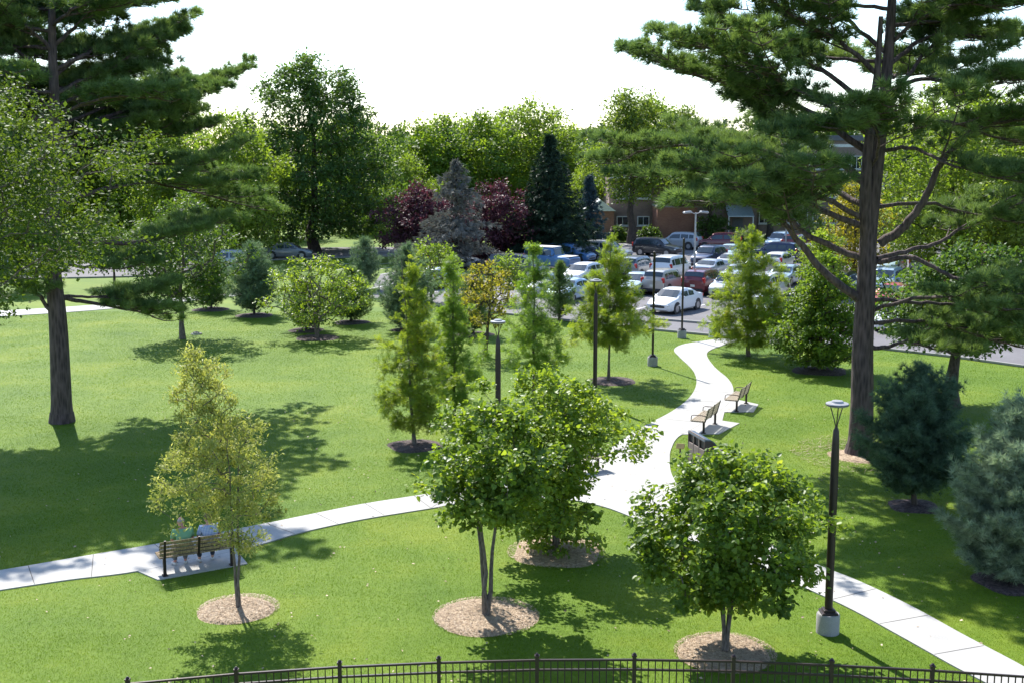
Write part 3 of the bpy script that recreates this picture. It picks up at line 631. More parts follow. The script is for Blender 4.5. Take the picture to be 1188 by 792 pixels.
# ------------------------------------------------------------------ the two big pines, limb by limb
def big_pine(name, base, trunks, limbs, label, seed, Hshift=0, filler=(), tsz=1.3, Y=None):
    rng = np.random.default_rng(seed); bx, by, _ = P(*base); Y = by
    root = empty(name, (bx, by, 0)); tag(root, label, 'pine tree'); o = np.array((bx, by, 0.)); s = Skel(); stems = []
    def at(px, py, dy=0.0): return Q(px, py, Y + dy) - o
    for pts, r0, r1 in trunks:
        q = [np.array((0, 0, -.1)) if (i == 0 and p is None) else at(*p) for i, p in enumerate(pts)]
        qs = []; n = len(q)
        P2 = [2 * q[0] - q[1]] + q + [2 * q[-1] - q[-2]]
        for i in range(1, n):
            for k in range(6):
                t = k / 6; a, b, c, d = P2[i - 1], P2[i], P2[i + 1], P2[i + 2]
                qs.append(.5 * (2 * b + (c - a) * t + (2 * a - 5 * b + 4 * c - d) * t * t + (3 * b - a - 3 * c + d) * t ** 3))
        qs.append(q[-1]); m = len(qs)
        rr = [r0 + (r1 - r0) * i / (m - 1) for i in range(m)]
        if pts[0] is None: rr[0] *= 1.35; rr[1] *= 1.12
        s.chain(qs, rr); stems.append(np.array(qs))
    trunk_mesh_n = len(s.p)
    link('trunk', s.mesh('trunk', 16), BP, root)
    B = Skel(); pos = []; dd = []; ctn = []
    def foliage(bp, L, start, width, dens=1.0):
        n = len(bp); seg = np.linspace(0, 1, n)
        k = max(3, int(L * (1 - start) / .42))
        for f in np.linspace(start, 1.0, k):
            c = np.array([np.interp(f, seg, bp[:, q]) for q in range(3)]); f2 = min(1, f + .05); c2 = np.array([np.interp(f2, seg, bp[:, q]) for q in range(3)])
            t = c2 - c if f < .95 else bp[-1] - bp[-2]; t = t / (np.linalg.norm(t) + 1e-6); t[2] *= .5
            sdv = np.cross(t, (0, 0, 1.)); sdv /= np.linalg.norm(sdv) + 1e-6
            w = width * (1.15 - .75 * abs((f - start) / (1 - start + 1e-6) - .45)) * rng.uniform(.6, 1.2)
            for sg in (-1, 1):
                if rng.uniform() > .9: continue
                e = c + (sdv * sg * .8 + t * .65 + np.array((0, 0, rng.uniform(0, .28)))) * w
                mid = (c + e) / 2 + np.array((0, 0, -.05 * w)); B.chain([c, mid, e], [.022, .014, .006])
                ns = max(2, int(w / .38 * dens + .5))
                for q in range(ns):
                    g = .22 + .85 * (q + rng.uniform(.2, .8)) / ns; pc = c + (e - c) * g
                    tw = norm(e - c); sd2 = np.cross(tw, (0, 0, 1.))
                    for sg2 in (-1, 0, 1):
                        if rng.uniform() < .3: continue
                        ln = rng.uniform(.2, .5) * (1.1 - .5 * g) * min(1, w)
                        p = pc + sd2 * sg2 * ln + tw * abs(sg2) * ln * .6 + np.array((0, 0, rng.uniform(0, .1)))
                        if sg2: B.chain([pc, p], [.01, .005])
                        ax = norm(tw * .5 + sd2 * sg2 * .5 + np.array((0, 0, .55))); ct = rng.normal() * .16
                        for z in range(6):
                            v = norm(rng.normal(size=3)) * rng.uniform(.03, .13); pos.append(p + v * np.array((1, 1, .75)) + ax * .04); dd.append(ax * .9 + v * 5 + rng.normal(size=3) * .15); ctn.append(ct)
    def limb(q, r0, start=.35, width=1.1, sub=True, dens=1.0):
        q = np.array(q); n = 10; m = len(q); P2 = [2 * q[0] - q[1]] + list(q) + [2 * q[-1] - q[-2]]; bp = []
        for i in range(1, m):
            for k in range(5):
                t = k / 5; a, b, c, d = P2[i - 1], P2[i], P2[i + 1], P2[i + 2]
                bp.append(.5 * (2 * b + (c - a) * t + (2 * a - 5 * b + 4 * c - d) * t * t + (3 * b - a - 3 * c + d) * t ** 3))
        bp.append(q[-1]); bp = np.array(bp); bp[1:-1] += rng.normal(size=bp[1:-1].shape) * .02; n = len(bp)
        L = np.linalg.norm(np.diff(bp, axis=0), axis=1).sum()
        B.chain(bp, list(np.linspace(r0, .02, n))); foliage(bp, L, start, width, dens)
        if sub:
            for f in np.arange(start * .8, .92, .22):
                sg = rng.choice((-1, 1)); i = int(f * (n - 1)); c = bp[i]; t = norm(bp[min(i + 1, n - 1)] - bp[max(i - 1, 0)])
                sdv = norm(np.cross(t, (0, 0, 1.))); l2 = L * (1 - f) * .55 + .9
                e = c + (t * .75 + sdv * sg * .7 + np.array((0, 0, .1 + rng.uniform(-.05, .12)))) * l2
                mid = (c + e) / 2 + np.array((0, 0, -.06 * l2)); b2 = np.array([c, c + (mid - c) * .5, mid, mid + (e - mid) * .5, e])
                B.chain(b2, list(np.linspace(r0 * .4 * (1 - f * .5), .012, 5))); foliage(b2, l2, .25, width * .8, dens)
    for pts, r0, start, width in limbs:
        q = [at(*p) for p in pts]; limb(q, r0, start, width)
    for (z, az, L, rise, r0, wd) in filler:
        st = stems[0]; o2 = np.array([np.interp(z, st[:, 2], st[:, k]) for k in range(2)] + [z]); a = R(az)
        q = [o2 + np.array((math.cos(a) * L * f, math.sin(a) * L * f, L * (rise * f + .12 * (f * f - f)))) for f in (0, .33, .66, 1)]
        limb(q, r0, .25, wd)
    link('branches', B.mesh('branches', 7), BP, root)
    pos = np.array(pos); dd = np.array(dd); n = len(pos)
    tint = np.clip(rng.normal(.45, .15, n) + np.array(ctn) + .25 * np.sin(pos[:, 0] * 1.3 + pos[:, 2] * 2) * np.sin(pos[:, 1] * 1.1), 0, 1)
    link('crown', scatter('crown', T_NEEDLE2, pos, dd, norm(np.array((0, 0, 1.)) + rng.normal(size=(n, 3)) * .3), tsz * rng.uniform(.75, 1.15, n), tint), M['pine'], root)
    print(name, 'tufts', n)
    return root
RT = [([None, (1000, 470), (1001, 400), (1005, 330), (1008, 270), (1016, 200), (1024, 130), (1031, 60), (1036, -20), (1040, -110)], .41, .09),
      ([(1006, 285), (1004, 235, -.2), (1006, 185, -.4), (1012, 130, -.4), (1018, 80, -.6), (1022, 20, -.8)], .22, .07)]
RL = [([(1005, 214), (978, 190, .5), (948, 170, 1), (910, 141, 1.5), (878, 124, 2), (846, 112, 2.4)], .13, .35, 1.2),
      ([(1000, 262), (956, 246, -.6), (925, 228, -1), (891, 210, -1.6), (850, 203, -2), (806, 196, -2.3)], .11, .3, 1.25),
      ([(996, 347), (955, 315, -.5), (925, 278, -.8), (898, 248, -1), (868, 228, -1.3), (830, 222, -1.6)], .15, .5, 1.2),
      ([(1000, 300), (962, 285, .6), (930, 268, 1), (905, 240, 1.4), (868, 215, 2), (800, 205, 3), (740, 206, 4)], .12, .4, 1.4),
      ([(1004, 240), (960, 215, 1.5), (900, 180, 3), (830, 168, 4), (760, 172, 5), (712, 190, 5.5)], .11, .4, 1.5),
      ([(1004, 255), (940, 225, -1.5), (880, 222, -2.5), (830, 235, -3), (790, 240, -3.2)], .09, .35, 1.1),
      ([(1012, 180), (955, 140, .5), (900, 112, .8), (845, 98, 1), (795, 84, 1.2), (746, 66, 1.2)], .12, .3, 1.25),
      ([(1014, 160), (960, 120, -1), (900, 92, -1.6), (850, 68, -2), (810, 50, -2.3)], .11, .3, 1.2),
      ([(1018, 130), (965, 90, .8), (915, 66, 1.4), (865, 42, 1.8), (823, 14, 2)], .10, .3, 1.15),
      ([(1022, 90), (975, 50, -.5), (930, 25, -1), (885, -5, -1.2)], .09, .3, 1.1),
      ([(1026, 60), (980, 20, 1), (940, -10, 1.4), (900, -40, 2)], .08, .3, 1.1),
      ([(1016, 150), (985, 148, -1.5), (950, 150, -2.5), (915, 160, -3.5)], .07, .35, 1.0),
      ([(1022, 282), (1050, 262, -.3), (1075, 225, -.6), (1098, 180, -.9), (1130, 152, -1.2), (1175, 140, -1.5), (1225, 132, -2)], .16, .55, 1.2),
      ([(1018, 300), (1050, 292, .5), (1090, 281, .8), (1120, 262, 1), (1170, 230, 1.4), (1225, 215, 1.6)], .09, .55, 1.2),
      ([(1014, 305), (1060, 300, -.6), (1098, 318, -1.2), (1140, 330, -2), (1190, 335, -2.6), (1240, 335, -3)], .09, .62, 1.1),
      ([(1014, 348), (1060, 350, .3), (1100, 353, .6), (1150, 358, .9), (1210, 366, 1.2)], .07, .55, 1.0),
      ([(1014, 375), (1060, 372, .8), (1105, 380, 1.4), (1150, 395, 2), (1200, 405, 2.4)], .07, .4, 1.2),
       ([(1014, 360), (1070, 345, -1), (1120, 352, -1.8), (1170, 372, -2.6), (1225, 380, -3)], .07, .4, 1.2),
       ([(1020, 240), (1075, 236, 1), (1125, 250, 1.8), (1180, 258, 2.4), (1240, 262, 3)], .07, .45, 1.2),
       ([(1013, 403), (1030, 402, 0), (1048, 397, 0), (1075, 402, -.3), (1110, 412, -.6)], .08, .6, .7),
      ([(1024, 150), (1065, 140, .6), (1110, 144, 1), (1160, 160, 1.5), (1230, 172, 2)], .07, .5, 1.2),
      ([(1024, 175), (1060, 172, -1), (1100, 190, -2), (1150, 205, -2.6), (1210, 215, -3)], .07, .55, 1.0),
      ([(1030, 105), (1070, 92, -.5), (1120, 96, -1), (1165, 90, -1.5), (1225, 84, -2)], .08, .25, 1.3),
      ([(1032, 75), (1065, 50, .8), (1105, 38, 1.5), (1150, 44, 2), (1220, 40, 2.5)], .08, .25, 1.2),
      ([(1034, 50), (1072, 20, -.8), (1115, 5, -1.2), (1170, 12, -2)], .07, .25, 1.2),
      ([(1028, 130), (1052, 90, .3), (1085, 45, .5), (1110, 5, .6), (1130, -40, .7)], .08, .35, 1.1),
      ([(1010, 195), (1020, 165, -1.8), (1005, 135, -3), (985, 122, -4)], .06, .4, .9)]
RF = [(z, az, L, .18, .07, 1.1) for z, az, L in ((12.3, 60, 4.6), (12.8, 140, 5.4), (13.9, 20, 4.2), (14.4, 190, 4.6), (15.2, 290, 3.6), (15.8, 100, 4), (16.6, 220, 3.4), (17.2, 330, 3.2), (17.8, 90, 3), (18.4, 180, 2.6), (18.8, 20, 2.2))]
big_pine('pine_tree', (997, 527), RT, RL, 'huge old pine with crooked limbs towering over the walk at the right', 301, filler=RF)
mulch(*P(997, 529)[:2], 1.0, False, 31, 300)
LT = [([None, (70, 430), (67, 370), (61, 310), (60, 250), (62, 190), (63, 120), (61, 60), (60, -10), (62, -75)], .39, .08)]
LLm = [([(64, 282, 0.00), (100, 281, 0.92), (150, 282, 2.06), (190, 276, 2.90), (235, 262, 3.95), (262, 258, 7.52)], .12, .5, 1.2),
       ([(66, 304, 0.00), (90, 309, 0.30), (112, 309, 1.20), (140, 302, 1.88), (168, 305, 2.51)], .07, .45, .9),
       ([(72, 346, 0.00), (100, 351, 0.92), (130, 356, 1.70), (160, 362, 2.42), (190, 372, 3.14)], .09, .4, .9),
       ([(72, 344, 0.00), (110, 344, 1.22), (145, 340, 2.09), (180, 336, 2.96)], .06, .4, .9),
       ([(62, 240, 0.00), (110, 222, 2.01), (170, 212, 4.19), (230, 224, 6.37), (300, 243, 8.84)], .11, .35, 1.35),
       ([(62, 215, 0.00), (110, 200, 2.61), (180, 190, 5.48), (240, 200, 7.66)], .1, .35, 1.25),
       ([(62, 190, 0.00), (110, 172, 2.01), (170, 160, 4.39), (230, 150, 6.57)], .1, .3, 1.25),
       ([(62, 165, 0.00), (110, 140, 2.21), (170, 122, 4.39), (220, 106, 6.27), (262, 90, 7.92)], .1, .35, 1.1),
       ([(62, 150, 0.00), (110, 130, 2.80), (160, 112, 5.08), (215, 125, 7.51)], .08, .35, 1.0),
       ([(62, 125, 0.00), (100, 108, 2.61), (140, 110, 4.49), (185, 118, 6.62)], .07, .4, 1.0),
       ([(62, 82, 0.00), (95, 66, 0.40), (130, 52, 2.80), (165, 44, 4.04), (192, 32, 5.05)], .08, .25, 1.1),
       ([(62, 90, 0.00), (100, 62, 2.11), (140, 58, 4.09), (180, 66, 5.87)], .08, .25, 1.1),
       ([(61, 55, 0.00), (90, 30, 0.40), (120, 12, 2.51), (158, -6, 3.84)], .08, .25, 1.1),
       ([(61, 30, 0.00), (90, 8, -1.00), (125, -4, 3.45), (160, 8, 4.88)], .07, .2, 1.0),
       ([(62, 110), (100, 92, 1.2), (140, 84, 2.2), (185, 78, 3.4)], .08, .25, 1.1),
       ([(62, 135), (105, 118, -1.4), (150, 112, -2), (200, 118, -2.4)], .07, .25, 1.1),
       ([(62, 178), (110, 160, 1.8), (160, 140, 3), (195, 134, 4)], .08, .3, 1.2),
       ([(62, 90), (30, 66, .4), (0, 50, .8), (-40, 40, 1)], .09, .25, 1.2), ([(62, 60), (35, 35, -.6), (5, 20, -1), (-30, 10, -1.2)], .08, .25, 1.2),
       ([(62, 150), (25, 130, .4), (-10, 125, .8), (-60, 120, 1)], .1, .3, 1.2), ([(62, 200), (20, 188, -.4), (-20, 180, -.8), (-80, 180, -1)], .1, .3, 1.3),
       ([(62, 250), (25, 235, .4), (-10, 235, .8), (-70, 240, 1)], .1, .3, 1.2), ([(60, 290), (25, 285, -1), (-10, 290, -1.4), (-60, 300, -2)], .09, .3, 1.1),
       ([(64, 370), (52, 352, -.3), (40, 340, -.6), (15, 330, -1), (-20, 330, -1.4)], .09, .4, .9), ([(62, 130), (30, 100, 2), (0, 90, 3), (-40, 85, 4)], .08, .3, 1.2)]
LF = [(z, az, L, .16, .07, 1.15) for z, az, L in ((9.2, 100, 5.2), (9.9, 130, 5.6), (10.6, 75, 5.2), (8.8, 200, 5), (9.6, 230, 4.8), (11.0, 110, 5.4), (11.6, 150, 5.4), (12.2, 85, 4.8), (12.6, 185, 5), (12.0, 245, 4.4), (13.2, 115, 4.8), (13.6, 150, 4.6), (14.2, 215, 4.2), (14.6, 90, 4.2), (15, 125, 4), (15.4, 180, 3.8), (16.0, 150, 3.4), (16.4, 60, 3), (16.8, 200, 3.2), (17.0, 110, 3), (17.4, 20, 2.2))]
big_pine('pine_tree', (72, 489), LT, LLm, 'tall dark pine with layered boughs at the left of the lawn', 302, filler=LF)
# left edge tree: trunk just outside the frame, boughs reach in
x, y = -9.3, 16.5
broadleaf('edge_tree', (x, y, 0), 11.4, 7.35, [(0, 1.2), (.2, 2.8), (.5, 3.5), (.75, 3.0), (1, 1.2)], (BG, M['edge']), 950, 85, .07, .36, 401, tr=.2, label='leafy tree whose small leaved boughs reach in at the left edge, nearest to us', offs=(.7, .2), split=4.5, shell=.5, lump=.3, cap=.06)
# ------------------------------------------------------------------ trees of the background: four of a kind built once, then copied
G = 'tall trees behind the car park'
b1 = bl(548, 262, 130, 64, 1.0, 'bright', 330, 55, .5, 1.7, 501, 'bright green full tree rising behind the purple trees', tr=.35, group=G, shell=.5, lump=.28)
b2 = bl(618, 258, 112, 62, 1.0, 'lime', 330, 55, .5, 1.8, 502, 'yellow green tree top rising above the tall dark spruce', tr=.35, group=G, shell=.5, lump=.28)
b3 = bl(732, 283, 99, 48, 4.5, 'mid', 260, 55, .36, 1.25, 503, 'tall tree with a straight thick trunk in front of the brick wall', tr=.42, group=G, shell=.5, lump=.3, cap=.25, split=5)
b4 = bl(905, 262, 150, 60, 1.0, 'far', 260, 50, .5, 1.6, 504, 'soft green tree behind the brick building', tr=.35, group=G, shell=.5, lump=.28)
b5 = bl(1098, 318, 85, 105, 1.2, 'lime', 420, 52, .36, 1.2, 505, 'big glowing yellow green tree behind the right pine', tr=.35, shell=.45, lump=.25)
b6 = bl(990, 330, 205, 42, .8, 'yellow', 150, 40, .28, .8, 506, 'yellowing low tree in the car park left of the big right pine trunk', tr=.2, shell=.5)
bl(950, 345, 256, 30, .7, 'lime', 120, 36, .24, .6, 507, 'light green little tree behind the low limbs of the right pine', shell=.5)
b7 = bl(270, 306, 128, 62, 1.2, 'lime', 330, 55, .36, 1.3, 508, 'yellow green tree between the tall dark pine and the broad shade tree', tr=.3, shell=.5, lump=.25)
def cp_(o, px, Y, s, rz, label, group=G, sz=None):
    a = (px - CX) / FPX; x = a * (Y * cp + CAMH * sp); return copy_tree(o, (x, Y, 0), rz, s, label, group, sz)
cp_(b1, 496, 158, .98, 1.1, 'bright green tree top left of the dark far crown, above the grey cedar')
cp_(b4, 562, 205, 1.3, 2.0, 'dark hazy bluish crown peeping over the bright tree tops')
cp_(b2, 652, 165, .80, 2.4, 'lower yellow green crown right of the dark spruce tip')
cp_(b7, 690, 152, .78, 4.0, 'yellowish small crown behind the blue spruce')
cp_(b7, 470, 140, .72, 2.2, 'low light green crown just right of the broad shade tree')
cp_(b4, 455, 215, .95, .5, 'small far hazy bluish crown in the gap right of the broad shade tree')
cp_(b1, 425, 150, .85, 3.3, 'green crown half hidden behind the broad shade tree')
cp_(b7, 205, 122, 1.0, 2.5, 'yellow green crown seen through the boughs of the left pine')
cp_(b1, 140, 138, 1.0, .4, 'green crown deep behind the left pine, near its right side')
cp_(b3, 70, 128, 1.0, 1.2, 'tall crown directly behind the left pine trunk')
cp_(b1, 0, 135, 1.0, 2.2, 'green crown at the far left edge behind the road')
cp_(b2, -70, 130, 1.1, 2.9, 'crown just beyond the left edge of the view')
cp_(b7, 320, 140, 1.0, .8, 'light crown close behind the left flank of the broad shade tree')
cp_(b3, 822, 134, .78, 3.1, 'green tree standing before the brick wall right of the projecting wing')
cp_(b3, 893, 139, .85, 4.6, 'green tree standing where the two brick blocks meet')
cp_(b3, 785, 142, .92, 2.2, 'green crown above the projecting brick wing')
cp_(b4, 845, 178, 1.15, 1.0, 'soft green crown behind the left of the brick building')
cp_(b1, 970, 185, 1.1, 5.0, 'green crown rising behind the taller brick block')
cp_(b5, 1195, 92, .85, 2.0, 'yellow green tree at the far right edge of the view')
cp_(b1, 1150, 125, 1.1, 3.0, 'green crown behind the glowing tree at right')
cp_(b4, 1060, 170, 1.25, 3.9, 'soft green crown far behind the right pine trunk')
cp_(b1, 1260, 120, 1.1, 1.9, 'green crown beyond the right edge of the view')
cp_(b2, 1330, 128, 1.1, .9, 'yellow green crown farther beyond the right edge')
cp_(b1, -150, 132, 1.1, 4.4, 'green crown farther beyond the left edge')
for i, (px, Y, s_, o_) in enumerate(((-180, 165, 1.2, b4), (-60, 172, 1.2, b1), (60, 168, 1.2, b4), (180, 165, 1.15, b2), (300, 172, 1.0, b4), (395, 185, 1.05, b1), (745, 200, 1.1, b2), (1240, 165, 1.3, b4), (1380, 150, 1.3, b1))):
    cp_(o_, px, Y, s_, i * 1.3, ['far crown behind the left edge of the road', 'second row crown at the left edge', 'second row crown behind the left pine', 'second row crown behind the boughs of the left pine', 'second row crown left of the broad shade tree', 'second row crown hidden by the broad shade tree', 'second row crown behind the trunk by the brick wall', 'second row crown at the right edge', 'second row crown beyond the right edge'][i], 'second row of far trees')
# far wood: rounded tree tops that read as one mass
rng = np.random.default_rng(9); n = 26000
fx = rng.uniform(-420, 460, n); fy = 300 + 160 * rng.uniform(0, 1, n); hh = 10 + 3.2 * np.sin(fx * .021 + 1) + 2.6 * np.sin(fx * .083 + fy * .03) + 1.6 * np.sin(fx * .21 + 2 + fy * .11)
fz = hh * rng.uniform(.15, 1, n) ** .5
pos = np.stack([fx, fy, fz], 1)
o = link('far_wood', scatter('far_wood', T_LEAF, pos, rng.normal(size=(n, 3)), norm(rng.normal(size=(n, 3)) + np.array((0, -.6, .8))), rng.uniform(2.2, 4.5, n), rng.uniform(0, 1, n)), M['far']); tag(o, 'far wooded rise behind everything', 'wood', kind='stuff')
# shrubs
def shrub(px, py, top, rpx, mat, seed, label, leaf=.16, nc=70, nl=36):
    return bl(px, py, top, rpx, .15, mat, nc, nl, leaf, .42, seed, label, name='shrub', cat='shrub', tr=.06, prof=[(0, rpx * depth(*P(px, py)[:2]) / FPX), (.5, rpx * depth(*P(px, py)[:2]) / FPX), (1, .45 * rpx * depth(*P(px, py)[:2]) / FPX)], split=.1, shell=.4)
shrub(826, 281, 250, 22, 'dark', 601, 'large dark shrub between the brick wing and the canopy', .28, 120)
shrub(754, 281, 262, 12, 'dark', 602, 'dark clipped shrub at the foot of the brick wall right of the thick trunk', .24)
shrub(716, 281, 262, 10, 'dark', 603, 'dark clipped shrub at the foot of the brick wall left of the thick trunk', .24)
shrub(690, 291, 279, 13, 'mid', 604, 'low green shrub beside the foot of the blue spruce', .22)
shrub(940, 283, 266, 16, 'mid', 605, 'green shrub at the wall behind the parked cars', .24)
# ================================================================== BUILDING BEHIND THE CAR PARK
def brick_mat(name, c1, c2, mortar, scale=1.0):
    m, t, n, b = newmat(name); tc = N(n, 'ShaderNodeTexCoord'); mp = N(n, 'ShaderNodeMapping'); mp.inputs['Rotation'].default_value = (R(90), 0, 0)
    br = N(n, 'ShaderNodeTexBrick'); br.inputs['Scale'].default_value = 2.2 * scale; br.inputs['Color1'].default_value = (*c1, 1); br.inputs['Color2'].default_value = (*c2, 1); br.inputs['Mortar'].default_value = (*mortar, 1)
    br.inputs['Mortar Size'].default_value = .02
    no = N(n, 'ShaderNodeTexNoise'); no.inputs['Scale'].default_value = .6; no.inputs['Detail'].default_value = 6
    t.links.new(tc.outputs['Object'], mp.inputs[0]); t.links.new(mp.outputs[0], br.inputs[0]); t.links.new(tc.outputs['Object'], no.inputs[0])
    r = ramp(n, [(.3, (.8, .8, .8)), (.7, (1.15, 1.12, 1.1))]); t.links.new(no.outputs['Fac'], r.inputs[0])
    mx = N(n, 'ShaderNodeMix', data_type='RGBA', blend_type='MULTIPLY'); mx.inputs[0].default_value = 1
    t.links.new(br.outputs[0], mx.inputs[6]); t.links.new(r.outputs[0], mx.inputs[7]); t.links.new(mx.outputs[2], b.inputs['Base Color']); b.inputs['Roughness'].default_value = .85; return m
M['brick'] = brick_mat('pinkish brown brick', (.21, .145, .125), (.26, .185, .16), (.27, .24, .22)); M['brick_r'] = brick_mat('red brick', (.27, .105, .07), (.32, .14, .09), (.27, .21, .18))
M['roof'] = solid('grey roof', (.14, .14, .15), .8); M['trim'] = solid('white trim', (.7, .7, .68), .6); M['metalroof'] = solid('pale blue metal roof', (.42, .52, .6), .35, .3)
M['glass_b'] = solid('dark window glass', (.02, .025, .03), .08, 0, .1, spec=.8); M['rail'] = solid('grey railing paint', (.45, .45, .46), .5)
def bwindow(par, cx, y, cz, wd, ht, mull=1):
    f = MB()
    for sx in (-1, 1): f.box((cx + sx * wd / 2, y - .03, cz), (.1, .12, ht + .1))
    for sz in (-1, 1): f.box((cx, y - .035, cz + sz * ht / 2), (wd - .1, .11, .1))
    for k in range(mull): f.box((cx - wd / 2 + wd * (k + 1) / (mull + 1), y - .025, cz), (.06, .08, ht - .1))
    f.box((cx, y - .08, cz - ht / 2 - .12), (wd + .3, .22, .1))
    fo = f.build('window', M['trim'], par); g = MB(); g.box((cx, y - .004, cz), (wd - .08, .03, ht - .08)); g.build('pane', M['glass_b'], fo)
def block(name, label, x0, x1, y0, y1, h, mat, wins=(), roofh=.5, para=True, extra=None):
    r = empty(name, ((x0 + x1) / 2, y0, 0)); tag(r, label, 'building'); ox = (x0 + x1) / 2; L = x1 - x0; D = y1 - y0
    b = MB(); b.box((0, D / 2, h / 2), (L, D, h)); b.build('wall', M[mat], r)
    rf = MB(); rf.box((0, D / 2, h + .2), (L + .5, D + .5, .4)); rf.box((0, D / 2, h + .5), (L - .6, D - .6, .25)); rf.build('roof', M['roof'], r)
    bd = MB(); bd.box((0, -.025, h - .6), (L - .02, .05, .35)); bd.build('cornice', M['trim'], r)
    for (cx, cz, wd, ht, mu) in wins: bwindow(r, cx - ox, 0, cz, wd, ht, mu)
    if extra: extra(r, ox)
    return r
xb = lambda px, Y: (px - CX) / FPX * (Y * cp + CAMH * sp)
def ex_awn(r, ox):
    a = MB(); cx = xb(857, 140) - ox
    a.add([(cx - 1.5, -2.2, 2.6), (cx + 1.5, -2.2, 2.6), (cx + 1.5, 0, 3.7), (cx - 1.5, 0, 3.7), (cx - 1.5, -2.2, 2.48), (cx + 1.5, -2.2, 2.48), (cx + 1.5, 0, 3.58), (cx - 1.5, 0, 3.58)],
          [(0, 1, 2, 3), (7, 6, 5, 4), (0, 4, 5, 1), (1, 5, 6, 2), (3, 7, 4, 0)])
    ao = a.build('canopy', M['metalroof'], r)
    for sx in (-1.4, 1.4):
        p = MB(); p.box((cx + sx, -2.1, 1.24), (.12, .12, 2.48)); p.build('post', M['trim'], ao)
    d = MB(); d.box((cx, -.03, 1.1), (1.2, .1, 2.2)); d.build('door', M['roof'], r)
Yb = 141.0
block('brick_building', 'long pinkish brown brick building with small high windows behind the car park', xb(706, Yb), xb(878, Yb), Yb, Yb + 16, 7.6, 'brick',
      [(xb(722, Yb), 1.9, 1.3, 1.0, 1), (xb(746, Yb), 1.9, 1.3, 1.0, 1), (xb(722, Yb), 5.2, 1.5, 1.3, 1), (xb(746, Yb), 5.2, 1.5, 1.3, 1), (xb(789, Yb), 5.3, 1.8, 1.4, 1), (xb(820, Yb), 5.3, 1.8, 1.4, 1), (xb(842, Yb), 5.3, 1.8, 1.4, 1), (xb(868, Yb), 5.3, 1.8, 1.4, 1)], extra=ex_awn)
def ex_side(r, ox):
    p = MB(); L = xb(808, 136) - xb(762, 136)
    for k in range(24): p.box((-L / 2 + .1 + k * (L - .2) / 23, .1, 4.35), (.05, .05, .9))
    for z in (3.95, 4.8): p.box((0, .1, z), (L, .09, .09))
    p.build('railing', M['rail'], r)
r = empty('brick_enclosure', ((xb(762, 136) + xb(808, 136)) / 2, 136, 0)); tag(r, 'projecting red brick wing with a grey railing along its flat top', 'building')
b = MB(); L = xb(808, 136) - xb(762, 136); b.box((0, 2.4, 1.85), (L, 4.8, 3.7)); b.build('wall', M['brick_r'], r); b = MB(); b.box((0, 2.4, 3.8), (L + .2, 4.9, .2)); b.build('coping', M['kerb'], r); ex_side(r, 0)
r2 = empty('brick_shed', (xb(706, 138), 138, 0)); tag(r2, 'small red brick outbuilding with a white gable left of the long brick building', 'building')
b = MB(); b.box((-1.0, 2, 1.6), (3.2, 4, 3.2)); b.build('wall', M['brick_r'], r2)
b = MB(); b.add([(-2.8, -.3, 3.2), (.8, -.3, 3.2), (-1, -.3, 4.5), (-2.8, 4.3, 3.2), (.8, 4.3, 3.2), (-1, 4.3, 4.5)], [(0, 1, 2), (5, 4, 3), (1, 4, 5, 2), (0, 2, 5, 3), (0, 3, 4, 1)]); b.build('roof', M['trim'], r2)
tw = []
for k, px in enumerate((886, 900, 914, 930, 948, 962, 976, 990, 1004)):
    for z in (2.1, 5.2, 8.6): tw.append((xb(px, 146), z, 1.2, 1.5, 1))
block('brick_building', 'taller three storey brick block with rows of windows seen through the right pine', xb(879, 146), xb(1010, 146), 146, 162, 11.2, 'brick', tw)
tw = [(xb(px, 150), z, 1.6, 1.3, 1) for px in (1030, 1052, 1074, 1096, 1118, 1140) for z in (2.0, 5.0)]
block('brick_building', 'low brick block behind the glowing yellow green tree at the right', xb(1016, 150), xb(1160, 150), 150, 164, 6.4, 'brick', tw)
# ================================================================== CARS
PAINTS = {}
def paint(k):
    cs = dict(white=(.72, .73, .74), silver=(.42, .44, .46), grey=(.20, .215, .24), dark=(.028, .03, .036), navy=(.018, .03, .075), maroon=(.13, .012, .02), red=(.42, .02, .022), blue=(.05, .16, .34), pale=(.38, .5, .6), tan=(.42, .38, .34))
    if k not in PAINTS: PAINTS[k] = solid('car paint ' + k, cs[k], .32, .25 if k not in ('white',) else 0, .03, coat=.8)
    return PAINTS[k]
M['glass_c'] = solid('car window glass', (.03, .045, .055), .04, 0, .1, spec=1.0); M['tyre'] = solid('tyre rubber', (.018, .018, .018), .85); M['rim'] = solid('alloy rim', (.42, .42, .43), .35, .7)
M['lamp_r'] = solid('red tail lamp', (.45, .02, .015), .25); M['lamp_w'] = solid('clear head lamp', (.62, .64, .66), .15); M['plastic'] = solid('black plastic', (.025, .025, .027), .6); M['plate'] = solid('number plate', (.6, .58, .5), .5); M['chrome'] = solid('chrome', (.55, .56, .58), .2, .9)
